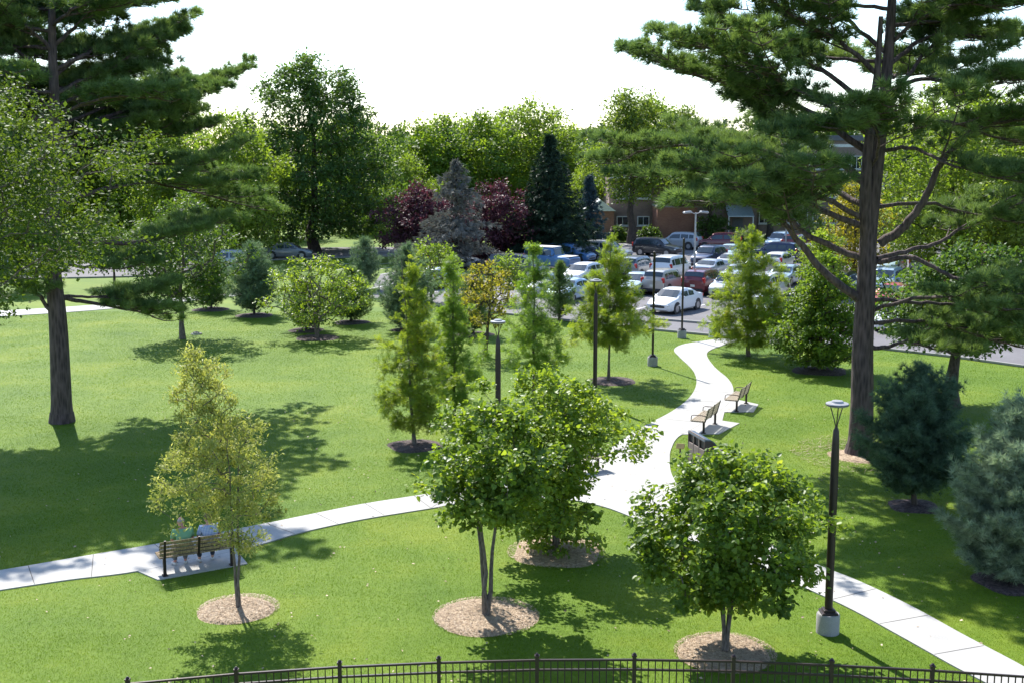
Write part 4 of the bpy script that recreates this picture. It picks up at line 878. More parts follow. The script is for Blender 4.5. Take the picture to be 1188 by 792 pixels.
# stations: x, halfwidth, belt z, roof z (== belt where there is no cabin), roof half width, low z
BODY = dict(
 sedan=dict(L=4.6, st=[(-2.30, .70, .86, 0), (-2.22, .82, .98, 0), (-1.95, .88, 1.03, 0), (-1.55, .90, 1.05, 0), (-.95, .91, .98, 1.36), (-.35, .91, .96, 1.45), (.25, .91, .95, 1.43), (.55, .91, .95, 1.36), (1.25, .90, .93, 0), (1.75, .88, .85, 0), (2.15, .80, .72, 0), (2.30, .66, .60, 0)], wb=(-1.38, 1.36), wr=.33, cab=(3, 8)),
 hatch=dict(L=4.2, st=[(-2.08, .74, .92, 0), (-2.02, .84, 1.02, 0), (-1.62, .88, 1.04, 1.36), (-1.2, .89, 1.0, 1.46), (-.4, .89, .97, 1.50), (.3, .89, .96, 1.46), (.6, .89, .96, 1.38), (1.25, .88, .95, 0), (1.7, .86, .87, 0), (2.0, .78, .76, 0), (2.12, .66, .62, 0)], wb=(-1.25, 1.3), wr=.32, cab=(1, 7)),
 suv=dict(L=4.6, st=[(-2.28, .78, 1.05, 0), (-2.22, .88, 1.12, 0), (-1.92, .92, 1.12, 1.62), (-1.5, .93, 1.1, 1.70), (-.4, .93, 1.06, 1.73), (.35, .93, 1.05, 1.69), (.6, .93, 1.05, 1.60), (1.18, .92, 1.06, 0), (1.7, .90, 1.0, 0), (2.15, .84, .88, 0), (2.30, .70, .72, 0)], wb=(-1.35, 1.4), wr=.37, cab=(1, 7)),
 van=dict(L=5.0, st=[(-2.50, .82, 1.05, 0), (-2.46, .93, 1.12, 0), (-2.2, .96, 1.1, 1.70), (-1.6, .97, 1.06, 1.77), (0, .97, 1.02, 1.78), (.75, .97, 1.0, 1.70), (1.05, .97, 1.0, 1.56), (1.75, .94, 1.0, 0), (2.1, .90, .90, 0), (2.4, .82, .78, 0), (2.5, .7, .66, 0)], wb=(-1.5, 1.6), wr=.35, cab=(1, 7)),
 classic=dict(L=4.8, st=[(-2.40, .84, 1.02, 0), (-2.36, .90, 1.08, 0), (-2.28, .92, 1.1, 1.80), (-1.6, .92, 1.1, 1.84), (-.4, .92, 1.1, 1.84), (.45, .92, 1.1, 1.82), (.62, .92, 1.1, 1.74), (.85, .92, 1.12, 0), (1.6, .91, 1.10, 0), (2.28, .90, 1.04, 0), (2.36, .86, .95, 0)], wb=(-1.35, 1.55), wr=.39, cab=(1, 7)))
def car_parts(kind):
    B = BODY[kind]; st = B['st']; c0, c1 = B['cab']; wr = B['wr']; low = .27 if kind in ('suv', 'classic') else .2
    # refine stations
    xs = [s[0] for s in st]; X = sorted(set([round(x, 3) for x in xs] + [round(v, 3) for v in np.linspace(xs[0], xs[-1], 30)]))
    W = lambda x: float(np.interp(x, xs, [s[1] for s in st])); BZ = lambda x: float(np.interp(x, xs, [s[2] for s in st])); RZ = lambda x: float(np.interp(x, xs, [s[3] if s[3] else s[2] for s in st]))
    ring = []
    for x in X:
        w, bz, rz = W(x), BZ(x), RZ(x); h = rz - bz; e = min(1, (x - xs[0]) / .15, (xs[-1] - x) / .2); lz = low + (1 - max(0, e)) * .12
        f = max(0, min(1, h / .4)); rw = w * (.97 - .2 * f) if h > .02 else w * .93
        ring.append([(x, w * .90, lz), (x, w * .985, lz + .08), (x, w, .52), (x, w * .985, bz - .09), (x, w * .955, bz - .01), (x, rw + (.02 if f > .5 else 0), bz + h * .82 + .01), (x, rw - .09, rz + .025), (x, rw * .45, rz + .045), (x, 0, rz + .05)])
    n = len(ring[0]); V = []; F = []
    for r_ in ring: V += r_ + [(x, -y, z) for x, y, z in r_[-2::-1]]
    m = 2 * n - 1
    for i in range(len(ring) - 1):
        for k in range(m - 1): F.append((i * m + k, i * m + k + 1, (i + 1) * m + k + 1, (i + 1) * m + k))
        F.append((i * m + m - 1, i * m, (i + 1) * m, (i + 1) * m + m - 1))
    F.append(tuple(range(m - 1, -1, -1))); F.append(tuple((len(ring) - 1) * m + k for k in range(m)))
    body = MB(); body.add(V, [f[::-1] for f in F])
    # glass panels lie a few mm proud of the cabin
    def surf(x, k, sgn): 
        w, bz, rz = W(x), BZ(x), RZ(x); h = rz - bz; f = max(0, min(1, h / .4)); rw = w * (.97 - .2 * f) if h > .02 else w * .93
        lo = np.array((x, w * .955 + .008, bz + .0)); hi = np.array((x, rw + .02 + .008, bz + h * .82))
        p = lo + (hi - lo) * k; p[1] *= sgn; return p
    glass = []; xa, xm, xz = xs[c0], xs[c0 + 1], xs[c1]; xr = xs[c1 - 1]
    segs = [(xm + .02, (xm + xr) * .5 - .06), ((xm + xr) * .5 + .02, xr + .12)]
    if kind in ('suv', 'van'): segs = [(xm + .08, xm + .55), (xm + .65, (xm + xr) * .5 + .18), ((xm + xr) * .5 + .28, xr + .15)]
    for sg in (-1, 1):
        for a, b in segs:
            q = 4; pts = []; gm = MB(); glass.append(gm)
            for i in range(q + 1):
                x = a + (b - a) * i / q; pts.append((surf(x, .12, sg), surf(x, .9, sg)))
            for i in range(q):
                v = [pts[i][0], pts[i + 1][0], pts[i + 1][1], pts[i][1]]; gm.add(v, [(0, 1, 2, 3) if sg < 0 else (3, 2, 1, 0)])
    def screen(x0, x1, f0=.14, f1=.9):
        v = []; 
        for f in (f0, f1):
            x = x0 + (x1 - x0) * f; w, bz, rz = W(x), BZ(x), RZ(x); hw = w * .8 - .06 * f
            v += [(x, -hw, rz + .062), (x, -hw * .5, rz + .085), (x, hw * .5, rz + .085), (x, hw, rz + .062)]
        s_ = 1 if x1 < x0 else -1
        return v, [((0, 1, 5, 4), (1, 2, 6, 5), (2, 3, 7, 6)) if s_ > 0 else ((4, 5, 1, 0), (5, 6, 2, 1), (6, 7, 3, 2))][0]
    ws = MB(); v, f = screen(xs[c1], xs[c1 - 1 if kind != 'sedan' else c1 - 1], .1, .92); ws.add(v, f)
    rs = MB(); v, f = screen(xs[c0], xs[c0 + 1], .12 if kind == 'sedan' else .3, .92); rs.add(v, f)
    return body, glass, ws, rs, W, BZ, RZ, xs, low
CARPROTO = {}
def make_car(kind, colr, colr2=None):
    root = empty('parked_car'); body, glass, ws, rs, W, BZ, RZ, xs, low = car_parts(kind); B = BODY[kind]; xf, xb_ = xs[-1], xs[0]; wr = B['wr']
    bo = body.build('body', paint(colr), root, smooth=True); bo.material_slots[0].link = 'OBJECT'; bo.material_slots[0].material = paint(colr)
    [g_.build('side_window', M['glass_c'], root) for g_ in glass]; ws.build('windshield', M['glass_c'], root); rs.build('rear_window', M['glass_c'], root)
    wme = None
    for x in B['wb']:
        for sg in (-1, 1):
            y = sg * (W(x) - .10)
            ar = MB(); ar.tube([(x, sg * (W(x) - .16), wr + .02), (x, sg * (W(x) + .004), wr + .02)], wr + .075, 20); ar.build('wheel_arch', M['plastic'], root)
            if wme is None:
                t = MB(); t.tube([(0, -.1, 0), (0, -.085, 0), (0, .085, 0), (0, .1, 0)], [wr - .04, wr, wr, wr - .04], 22); wme = t.mesh('wheel', True)
                r_ = MB(); r_.tube([(0, -.112, 0), (0, .112, 0)], wr * .62, 14); rme = r_.mesh('rim', False)
            wo = link('wheel', wme, M['tyre'], root); wo.location = (x, y, wr); ro = link('rim', rme, M['rim'], wo)
    for sg in (-1, 1):
        h = MB(); h.box((xf - .13, sg * (W(xf - .15) - .19), BZ(xf - .1) - .10), (.2, .34, .13), rz=sg * -.35, ry=.15, bev=.03); h.build('headlight', M['lamp_w'], root)
        t = MB(); t.box((xb_ + .09, sg * (W(xb_ + .1) - .10), BZ(xb_ + .1) - (.10 if kind in ('sedan',) else .02)), (.16, .22, .16 if kind == 'sedan' else .36), rz=sg * .3, bev=.03); t.build('tail_light', M['lamp_r'], root)
        m = MB(); xm = xs[B['cab'][1]] - .45; m.box((xm, sg * (W(xm) + .10), BZ(xm) + .08), (.12, .2, .14), bev=.04); m.build('mirror', paint(colr), root)
    g = MB(); g.box((xf - .02, 0, .50), (.1, W(xf) * 1.5, .13), bev=.02); g.box((xf - .05, 0, BZ(xf) - .03), (.1, W(xf) * .9, .1), bev=.02); g.build('grille', M['plastic'], root)
    bp = MB(); bp.box((xb_ + .01, 0, .42), (.1, W(xb_) * 1.9, .2), bev=.04); bp.build('bumper', M['plastic'] if kind in ('suv', 'hatch') else (M['chrome'] if kind == 'classic' else paint(colr)), root)
    p = MB(); p.box((xb_ - .012, 0, .72), (.03, .32, .16)); p.build('number_plate', M['plate'], root)
    if kind == 'classic':
        f = MB(); f.box((xf + .05, 0, .5), (.12, 1.8, .16), bev=.03); f.build('bumper', M['chrome'], root)
        f = MB(); f.box((-.9, 0, 1.885), (2.9, 1.42, .05), bev=.02); f.build('white_roof', M['trim'], root); f = MB(); f.box((1.6, 0, 1.155), (1.3, 1.5, .03), bev=.01); f.build('hood_panel', M['trim'], root)
    return root
def car(kind, colr, px, py, hd, label, rx=None):
    x, y, _ = P(px, py); key = (kind, colr)
    if kind not in CARPROTO:
        o = make_car(kind, colr); CARPROTO[kind] = o; first = True
    else:
        src = CARPROTO[kind]; o = src.copy(); col.objects.link(o)
        for ch in list(src.children):
            d = ch.copy(); col.objects.link(d); d.parent = o
            nm = d.name.split('.')[0]
            if nm in ('body', 'mirror') or (nm == 'bumper' and kind in ('sedan', 'van')):
                d.material_slots[0].link = 'OBJECT'; d.material_slots[0].material = paint(colr)
            for g in ch.children: e = g.copy(); col.objects.link(e); e.parent = d
    o.location = (x, y, .013); o.rotation_euler = (0, 0, R(hd)); tag(o, label, 'car', 'cars in the car park'); return o
CARS = [
 ('sedan', 'white', 783, 361, 234, 'white sedan parked alone in front, just behind the two tall lamp posts'),
 ('suv', 'tan', 771, 340, 60, 'beige silver SUV seen from behind, left of the dark red one'),
 ('suv', 'maroon', 817, 340, 60, 'dark red SUV seen from behind in the row behind the lone white sedan'),
 ('suv', 'grey', 740, 322, 60, 'dark grey SUV with a red tail light left of the white minivan'),
 ('sedan', 'pale', 741, 340, 240, 'pale blue sedan facing us left of the beige silver SUV'),
 ('van', 'white', 779, 322, 62, 'white minivan seen from behind above the beige silver SUV'),
 ('sedan', 'silver', 825, 322, 60, 'silver sedan roof showing above the dark red SUV'),
 ('suv', 'navy', 822, 308, 238, 'blue SUV with a bright windshield by the tall car park light'),
 ('suv', 'dark', 762, 297, 328, 'black SUV parked across the back row at the left'),
 ('suv', 'silver', 788, 289, 150, 'silver SUV parked in front of the projecting red brick wing'),
 ('suv', 'maroon', 834, 290, 168, 'dark red SUV side on in front of the large dark shrub'),
 ('sedan', 'pale', 848, 302, 236, 'pale blue sedan in front of the side on dark red SUV'),
 ('sedan', 'silver', 850, 314, 60, 'silver sedan with red tail lights right of the blue SUV'),
 ('hatch', 'grey', 857, 330, 240, 'grey hatchback behind the silver SUV that faces us'),
 ('suv', 'silver', 848, 344, 240, 'silver SUV facing us right of the dark red one'),
 ('suv', 'white', 892, 345, 60, 'white SUV with red tail light behind the open yellow green conifer'),
 ('sedan', 'white', 886, 371, 240, 'white sedan half hidden behind the open yellow green conifer, right of its stem'),
 ('sedan', 'pale', 911, 330, 240, 'pale blue sedan facing us behind the bushy green tree'),
 ('hatch', 'white', 904, 313, 60, 'small white hatchback seen from behind below the navy pickup'),
 ('suv', 'navy', 899, 303, 150, 'navy SUV side on behind the small white hatchback'),
 ('suv', 'pale', 905, 289, 236, 'pale blue SUV in the back row by the brick wall'),
 ('suv', 'maroon', 923, 292, 60, 'maroon SUV in the back row right of the pale blue SUV'),
 ('sedan', 'maroon', 937, 301, 60, 'maroon sedan in the back row under the lowest left limb of the right pine'),
 ('sedan', 'silver', 881, 319, 240, 'silver sedan behind the top of the open yellow green conifer'),
 ('classic', 'blue', 640, 312, 325, 'old boxy blue truck like wagon with a white roof and hood'),
 ('suv', 'blue', 661, 305, 328, 'blue SUV right behind the old boxy blue wagon'),
 ('sedan', 'dark', 683, 303, 335, 'black sedan between the blue SUV and a silver wagon'),
 ('suv', 'silver', 704, 301, 330, 'silver wagon right of the black sedan, behind the larch on a thin trunk'),
 ('hatch', 'white', 677, 328, 238, 'white hatchback facing us below the black sedan'),
 ('sedan', 'pale', 662, 348, 240, 'pale blue sedan beside the little pine at the edge of the car park'),
 ('sedan', 'silver', 630, 341, 240, 'silver sedan left of the little pine at the edge of the car park'),
 ('van', 'dark', 601, 321, 328, 'black van hidden behind the tall narrow green conifer'),
 ('sedan', 'white', 528, 311, 330, 'white sedan at the left end of the car park under the purple trees'),
 ('hatch', 'silver', 512, 333, 60, 'silver hatchback between the tall pine and the yellow turning tree'),
 ('suv', 'pale', 1027, 339, 240, 'pale blue SUV just right of the big right pine trunk'),
 ('sedan', 'red', 1037, 355, 236, 'bright red sedan facing us right of the big right pine trunk'),
 ('hatch', 'white', 1042, 382, 236, 'white hatchback facing us in front of the bright red sedan'),
 ('sedan', 'pale', 1034, 315, 240, 'pale blue sedan in the row behind the pale blue SUV'),
 ('sedan', 'red', 1121, 307, 205, 'bright red sedan side on beneath the glowing yellow green tree'),
 ('suv', 'navy', 1079, 334, 60, 'navy SUV behind the stems of the forked tree'),
 ('sedan', 'red', 1100, 350, 240, 'red sedan behind the leaves of the forked tree'),
 ('sedan', 'pale', 1183, 353, 240, 'pale blue sedan at the right edge of the picture'),
 ('suv', 'silver', 1148, 350, 240, 'silver SUV left of the car at the right edge of the picture'),
 ('hatch', 'grey', 1072, 316, 60, 'grey hatchback in the far row behind the forked tree'),
 ('sedan', 'navy', 1160, 325, 60, 'navy sedan seen from behind at the far right of the car park'),
 ('sedan', 'maroon', 960, 318, 60, 'maroon sedan under the left limbs of the big right pine'),
 ('suv', 'dark', 972, 345, 240, 'black SUV directly left of the big right pine trunk'),
 ('hatch', 'silver', 940, 372, 240, 'silver hatchback behind the dense bright green tree'),
 ('van', 'white', 30, 317, 2, 'white van on the road at the far left behind the pine'),
 ('suv', 'silver', 262, 314, 185, 'silver SUV on the road behind the silvery young pine'),
 ('sedan', 'grey', 334, 300, 5, 'grey sedan on the road left of the broad shade tree'),
 ('sedan', 'maroon', 1078, 376, 238, 'maroon sedan behind the low leaves of the forked tree'),
 ('suv', 'white', 1122, 386, 238, 'white SUV behind the forked tree crown near its right side'),
 ('sedan', 'grey', 1166, 384, 240, 'grey sedan in the front row near the right edge of the picture'),
]
for c in CARS: car(*c)
# ================================================================== LAMP POSTS
M['bronze'] = solid('dark bronze paint', (.035, .024, .024), .45, .3, .1, 20); M['lampwhite'] = solid('pale lamp reflector', (.3, .3, .31), .4)
M['base'] = concrete('lamp footing concrete', (.33, .32, .31), .15, 3)
def make_lamp(disc=True):
    root = empty('street_lamp' if disc else 'plain_post'); pr = 1.0 if disc else .62
    b = MB(); b.lathe((0, 0, 0), [(.24, -.02), (.24, .40), (.22, .43)], 24); b.build('footing', M['base'], root, True)
    p = MB(); p.box((0, 0, .45), (.34, .34, .05), bev=.01); p.box((0, 0, .50), (.24, .24, .06), bev=.01); p.build('base_plate', M['bronze'], root)
    q = MB(); q.lathe((0, 0, 0), [(.085 * pr, .52), (.085 * pr, 3.8), (.075 * pr, 4.1), (.062 * pr, 4.35), (.03, 4.42), (.03, 4.45)] if disc else [(.055, .52), (.055, 5.3), (.062, 5.31), (.062, 5.36), (.02, 5.4)], 12); q.build('pole', M['bronze'], root, True)
    if not disc: return root
    a = MB()
    for k in range(3):
        an = k * 2 * PI / 3 + .4; a.tube([(.012 * math.cos(an), .012 * math.sin(an), 4.44), (.06 * math.cos(an), .06 * math.sin(an), 4.6), (.15 * math.cos(an), .15 * math.sin(an), 4.86)], .011, 6)
    a.build('arm', M['bronze'], root)
    h = MB(); h.lathe((0, 0, 0), [(.19, 4.86), (.225, 4.875), (.235, 4.9), (.225, 4.925), (.13, 4.94), (.11, 4.975), (.02, 4.985)], 28); ho = h.build('lamp_head', M['lampwhite'], root, True)
    r_ = MB(); r_.lathe((0, 0, 0), [(.238, 4.893), (.238, 4.908)], 28); r_.build('rim', M['bronze'], ho)
    return root
L0 = make_lamp()
for i, (px, py, lb) in enumerate(((960, 733, 'dark bronze disc lamp post beside the full round redbud near the fence'), (578, 556, 'disc lamp post rising out of the wide spreading redbud, left of the junction'),
                    (690, 466, 'disc lamp post just left of the larch on a thin trunk'))):
    x, y, _ = P(px, py); o = L0 if i == 0 else copy_tree(L0, (x, y, 0), i * .9)
    o.location = (x, y, 0); tag(o, lb, 'lamp post', 'disc lamp posts along the walks'); CIRC.append((x, y, .25))
PP = make_lamp(False)
for i, (px, py, lb) in enumerate(((757, 424, 'slim plain dark post on a block, nearer of the pair left of the curving walk'), (791, 392, 'slim plain dark post at the far end of the curving walk by the car park'))):
    x, y, _ = P(px, py); o = PP if i == 0 else copy_tree(PP, (x, y, 0), .4)
    o.location = (x, y, 0); tag(o, lb, 'lamp post', 'slim plain posts by the car park'); CIRC.append((x, y, .25))
M['galv'] = solid('galvanised pole', (.35, .35, .36), .5, .4)
def make_lot_light(h=6.0):
    root = empty('parking_light'); b = MB(); b.lathe((0, 0, 0), [(.25, 0), (.25, .7)], 16); b.build('footing', M['base'], root, True)
    p = MB(); p.tube([(0, 0, .7), (0, 0, h)], [.09, .06], 10); p.build('pole', M['galv'], root, True)
    for s_ in (-1, 1):
        a = MB(); a.tube([(0, 0, h - .1), (s_ * .35, 0, h)], .03, 6); ao = a.build('arm', M['galv'], root)
        f = MB(); f.box((s_ * .62, 0, h + .02), (.62, .34, .16), ry=s_ * .08, bev=.05); f.build('lamp_head', M['lampwhite'], ao)
    return root
PL = make_lot_light(5.7); x, y, _ = P(805, 340); PL.location = (x, y, 0); PL.rotation_euler = (0, 0, .2); tag(PL, 'tall grey car park light with two white heads above the dark red SUV', 'lamp post', 'two headed car park lights')
x, y, _ = P(911, 302); o = copy_tree(PL, (x, y, 0), .3, .9, 'grey car park light standing before the brick block among the back row cars', 'two headed car park lights')
# ================================================================== BENCHES
M['slat'] = barkmat('weathered bench wood', (.15, .105, .06), (.36, .27, .16), 30, .1, .2); M['iron'] = solid('dark brown iron', (.03, .02, .02), .5, .3)
M['slat2'] = barkmat('pale bench wood', (.24, .19, .13), (.42, .35, .26), 30, .1, .2)
def make_bench(L=1.85, mat='slat'):
    """length along x, sitter faces +y; origin under the middle"""
    root = empty('park_bench')
    s_ = MB()
    for k in range(6): s_.box((0, -.16 + k * .088, .44 + (.008 if k in (0, 5) else 0)), (L, .07, .03), bev=.006)
    s_.build('seat', M[mat], root)
    b = MB()
    for k in range(4): b.box((0, -.225 - .028 * k, .54 + k * .1), (L, .028, .075), rx=R(15), bev=.006)
    b.build('backrest', M[mat], root)
    for x in (-L / 2 + .12, L / 2 - .12):
        g = MB(); g.box((x, -.16, .21), (.07, .07, .42)); g.box((x, .05, .415), (.05, .5, .035)); g.box((x, -.275, .66), (.05, .03, .52), rx=R(15)); g.box((x, -.16, .012), (.12, .16, .024)); g.build('leg', M['iron'], root)
        g = MB(); g.tube([(x - .0, -.26, .62), (x, -.05, .64), (x, .22, .635), (x, .3, .6), (x, .31, .46)], .016, 6); g.build('armrest', M['iron'], root)
    g = MB(); g.box((0, -.272, .66), (.05, .03, .5), rx=R(15)); g.box((0, .05, .415), (.05, .48, .03)); g.build('centre_strap', M['iron'], root)
    return root
B0 = make_bench(); PZ = .03
xl, yl, _ = P(189, 667); Lb = 1.95
B0.location = (xl + .92 * math.cos(BD) - .1, yl + .92 * math.sin(BD), .026); B0.rotation_euler = (0, 0, BD); tag(B0, 'slatted park bench with people sitting on it, seen from behind beside the left walk', 'bench', 'slatted park benches')
def bench_at(px, py, ang, lb): 
    x, y, _ = P(px, py); o = copy_tree(B0, (x, y, .026), ang, 1.0, lb, 'slatted park benches')
    for c in o.children:
        if c.name.split('.')[0] in ('seat', 'backrest'): c.material_slots[0].link = 'OBJECT'; c.material_slots[0].material = M['slat2']
    return o
bench_at(818, 497, R(66), 'empty slatted bench nearer to us of the two on the right of the curving walk')
bench_at(855.5, 472.5, R(66), 'empty slatted bench farther from us of the two on the right of the curving walk')
bench_at(673, 548, R(-148), 'empty bench half hidden by the redbud boughs at the path junction')
# ================================================================== WASTE STATION
M['bin_side'] = solid('dark brown panel', (.09, .06, .055), .6, 0, .15, 12); M['bin_top'] = solid('blue grey plastic lid', (.10, .13, .18), .38, 0, .1); M['bin_face'] = solid('taupe panel', (.22, .17, .15), .6)
def make_bin(loc, rz):
    root = empty('waste_station', loc, rz); L, D, H = 1.35, .66, 1.08      # openings face +y
    prof = [(D / 2, H - .03), (.3, H), (0.12, H - .02), (0, H - .10), (-.1, H - .22), (-.2, H - .36), (-.28, H - .43), (-D / 2 - .03, H - .46)]
    s_ = MB()
    for x0, x1 in ((-L / 2, -L / 2 + .04), (L / 2 - .04, L / 2)):
        pr = [(D / 2, .04)] + prof + [(-D / 2, .04)]; n = len(pr); v = [(x0, y, z) for y, z in pr] + [(x1, y, z) for y, z in pr]
        s_.add(v, [tuple(range(n)), tuple(range(2 * n - 1, n - 1, -1))] + [(i, n + i, n + (i + 1) % n, (i + 1) % n) for i in range(n)])
    s_.box((0, -D / 2 + .03, .38), (L - .1, .05, .66)); s_.build('side_panel', M['bin_side'], root)
    t = MB(); n = len(prof)
    v = [(-L / 2 - .015, y, z + .012) for y, z in prof] + [(L / 2 + .015, y, z + .012) for y, z in prof] + [(-L / 2 - .015, y, z - .03) for y, z in prof] + [(L / 2 + .015, y, z - .03) for y, z in prof]
    t.add(v, [(i, i + 1, n + i + 1, n + i) for i in range(n - 1)] + [(2 * n + i, 3 * n + i, 3 * n + i + 1, 2 * n + i + 1) for i in range(n - 1)] + [(0, n, 3 * n, 2 * n), (n - 1, 3 * n - 1, 4 * n - 1, 2 * n - 1)] + [(i, 2 * n + i, 2 * n + i + 1, i + 1) for i in range(n - 1)] + [(n + i, n + i + 1, 3 * n + i + 1, 3 * n + i) for i in range(n - 1)])
    t.build('lid', M['bin_top'], root, True)
    for k in range(3):
        cx = -L / 2 + L / 6 + k * L / 3
        f = MB(); f.box((cx, D / 2 - .02, .40), (L / 3 - .03, .03, .68), bev=.008); f.box((cx, D / 2 - .02, 1.06), (L / 3 - .03, .03, .1)); f.box((cx - L / 6 + .03, D / 2 - .02, .88), (.05, .03, .28)); f.build('door', M['bin_face'], root)
        g = MB(); g.box((cx, D / 2 - .07, .88), (L / 3 - .08, .02, .27)); g.build('opening', M['plastic'], root)
    f = MB(); f.box((0, 0, .02), (L - .06, D - .06, .04)); f.build('plinth', M['plastic'], root)
    return root
x, y, _ = P(818, 542); tag(make_bin((x, y, 0), R(104)), 'three opening waste and recycling station with a curved blue grey lid by the walk', 'recycling bin')
x, y, _ = P(789, 532); r = empty('plant_marker', (x, y, 0), R(-20)); tag(r, 'small tan marker sign on a short stake left of the recycling station', 'sign')
b = MB(); b.box((0, 0, .2), (.05, .04, .44)); b.build('stake', M['bin_side'], r); M['tansign'] = solid('tan sign plate', (.55, .38, .14), .5); b = MB(); b.box((0, -.01, .44), (.28, .03, .18), rx=R(-35), bev=.006); b.build('plate', M['tansign'], r)
# A-frame, rocks, box sign, white posts
M['rock'] = concrete('pale rock', (.42, .40, .37), .25, 3)
def rock(px, py, sz, lb, seed):
    x, y, _ = P(px, py); rg = np.random.default_rng(seed); f = lumpy(rg, 5, .2); V = []; F = []
    n, m = 12, 6
    for j in range(m + 1):
        for k in range(n):
            a = 2 * PI * k / n; e = PI / 2 * j / m; q = f(a, j / m) * (1 + rg.normal() * .04); V.append((math.cos(a) * math.cos(e) * sz * q, math.sin(a) * math.cos(e) * sz * .7 * q, math.sin(e) * sz * .5 * q - .02))
    F = [(j * n + k, j * n + (k + 1) % n, (j + 1) * n + (k + 1) % n, (j + 1) * n + k) for j in range(m) for k in range(n)]
    me = bpy.data.meshes.new('rock'); me.from_pydata(V, [], F); o = link('rock', me, M['rock']); o.location = (x, y, 0); tag(o, lb, 'rock')
rock(228, 388, .32, 'flat pale rock on the lawn right of the dark crowned shade tree', 1)
rock(742, 380, .5, 'pale rock at the lawn edge behind the larch on a thin trunk', 2)
rock(900, 398, .4, 'pale rock between the open conifer and the dense green tree', 3)
x, y, _ = P(829, 391); r = empty('folding_sign', (x, y, 0), R(-30)); tag(r, 'small white folding board sign at the end of the curving walk', 'sign')
for s_ in (-1, 1):
    b = MB(); b.box((0, s_ * .16, .32), (.5, .03, .68), rx=s_ * R(24)); b.build('board', M['trim'] if s_ < 0 else M['plastic'], r)
x, y, _ = P(152, 357); r = empty('notice_box', (x, y, 0), 0); tag(r, 'brown box on short posts beside the far walk, right of the left pine trunk', 'box')
b = MB(); b.box((0, 0, .55), (.75, .4, .5), bev=.03); b.build('case', M['bin_face'], r); b = MB(); b.box((0, 0, .83), (.85, .5, .06), bev=.01); b.build('lid', M['bin_side'], r)
for s_ in (-.25, .25): b = MB(); b.box((s_, 0, .15), (.08, .08, .3)); b.build('post', M['bin_side'], r)
for px, lb in ((680, 'white bollard at the grass strip below the blue spruce'), (700, 'white bollard at the grass strip left of the walking person')):
    x, y, _ = P(px, 287); b = MB(); b.lathe((0, 0, 0), [(.16, 0), (.16, .8), (.12, .9), (.03, .94)], 14); o = b.build('bollard', M['trim'], None, True); o.location = (x, y, 0); tag(o, lb, 'bollard', 'white bollards')
# ================================================================== FENCE
M['fence'] = solid('dark brown metal fence paint', (.045, .03, .034), .38, .35, .08, 15)
fpx = [(-60, 812), (36, 801), (148, 789), (274, 777.5), (394, 769.5), (509, 764.5), (623, 761.5), (736, 761), (851, 763), (965, 767.5), (1082, 773.5), (1195, 781), (1310, 790), (1430, 803)]
FP = [np.array(P(a, b, 1.24)[:2]) for a, b in fpx]
x0, y0 = FP[6]; root = empty('metal_fence', (x0, y0, 0)); tag(root, 'dark brown metal picket fence curving across the bottom of the picture', 'fence')
for i, p in enumerate(FP):
    b = MB(); q = p - (x0, y0); b.box((q[0], q[1], .62), (.065, .065, 1.26)); b.box((q[0], q[1], 1.262), (.085, .085, .025)); b.lathe((q[0], q[1], 0), [(.03, 1.274), (.035, 1.29), (.012, 1.315)], 8); b.build('post', M['fence'], root)
    if i == len(FP) - 1: break
    q2 = FP[i + 1] - (x0, y0); d = q2 - q; L = np.linalg.norm(d); an = math.atan2(d[1], d[0]); c = (q + q2) / 2
    b = MB()
    for z in (1.18, 1.0, .14): b.box((c[0], c[1], z), (L - .066, .036, .036), an)
    k = 13
    for j in range(k):
        u = q + d * (j + 1) / (k + 1); b.box((u[0], u[1], .64), (.019, .019, 1.07), an)
    b.build('fence_panel', M['fence'], root)
# ================================================================== PEOPLE
M['skin'] = solid('skin', (.50, .27, .19), .55, 0, .06, 20); M['skin_red'] = solid('sunburnt skin', (.46, .20, .16), .55, 0, .06, 20)
def skin_obj(name, verts, edges, radii, mat, parent, sub=2, root_i=0):
    me = bpy.data.meshes.new(name); me.from_pydata([tuple(v) for v in verts], edges, []); me.update()
    o = link(name, me, None, parent); sk = o.modifiers.new('skin', 'SKIN'); sk.use_smooth_shade = True
    for i, r_ in enumerate(radii):
        d = me.skin_vertices[0].data[i]; d.radius = r_ if isinstance(r_, tuple) else (r_, r_); d.use_root = (i == root_i)
    s_ = o.modifiers.new('sub', 'SUBSURF'); s_.levels = sub; s_.render_levels = sub; me.materials.append(mat); return o
def blob(name, c, r3, mat, parent, cut=None, n=20, m=12, wob=0.0, seed=0):
    rg = np.random.default_rng(seed); V = []; c = Vector(c)
    for j in range(m + 1):
        for k in range(n):
            a = 2 * PI * k / n; e = PI * j / m; q = 1 + wob * rg.normal()
            V.append((c.x + r3[0] * math.sin(e) * math.cos(a) * q, c.y + r3[1] * math.sin(e) * math.sin(a) * q, max(c.z + r3[2] * math.cos(e) * q, cut if cut is not None else -9)))
    F = [(j * n + k, (j + 1) * n + k, (j + 1) * n + (k + 1) % n, j * n + (k + 1) % n) for j in range(m) for k in range(n)]
    me = bpy.data.meshes.new(name); me.from_pydata(V, [], F); me.update(); me.polygons.foreach_set('use_smooth', np.ones(len(F), bool)); return link(name, me, mat, parent)
class Fig:
    """joint positions in the figure's own frame (faces +y)"""
    def __init__(s, J): s.J = {k: Vector(v) for k, v in J.items()}
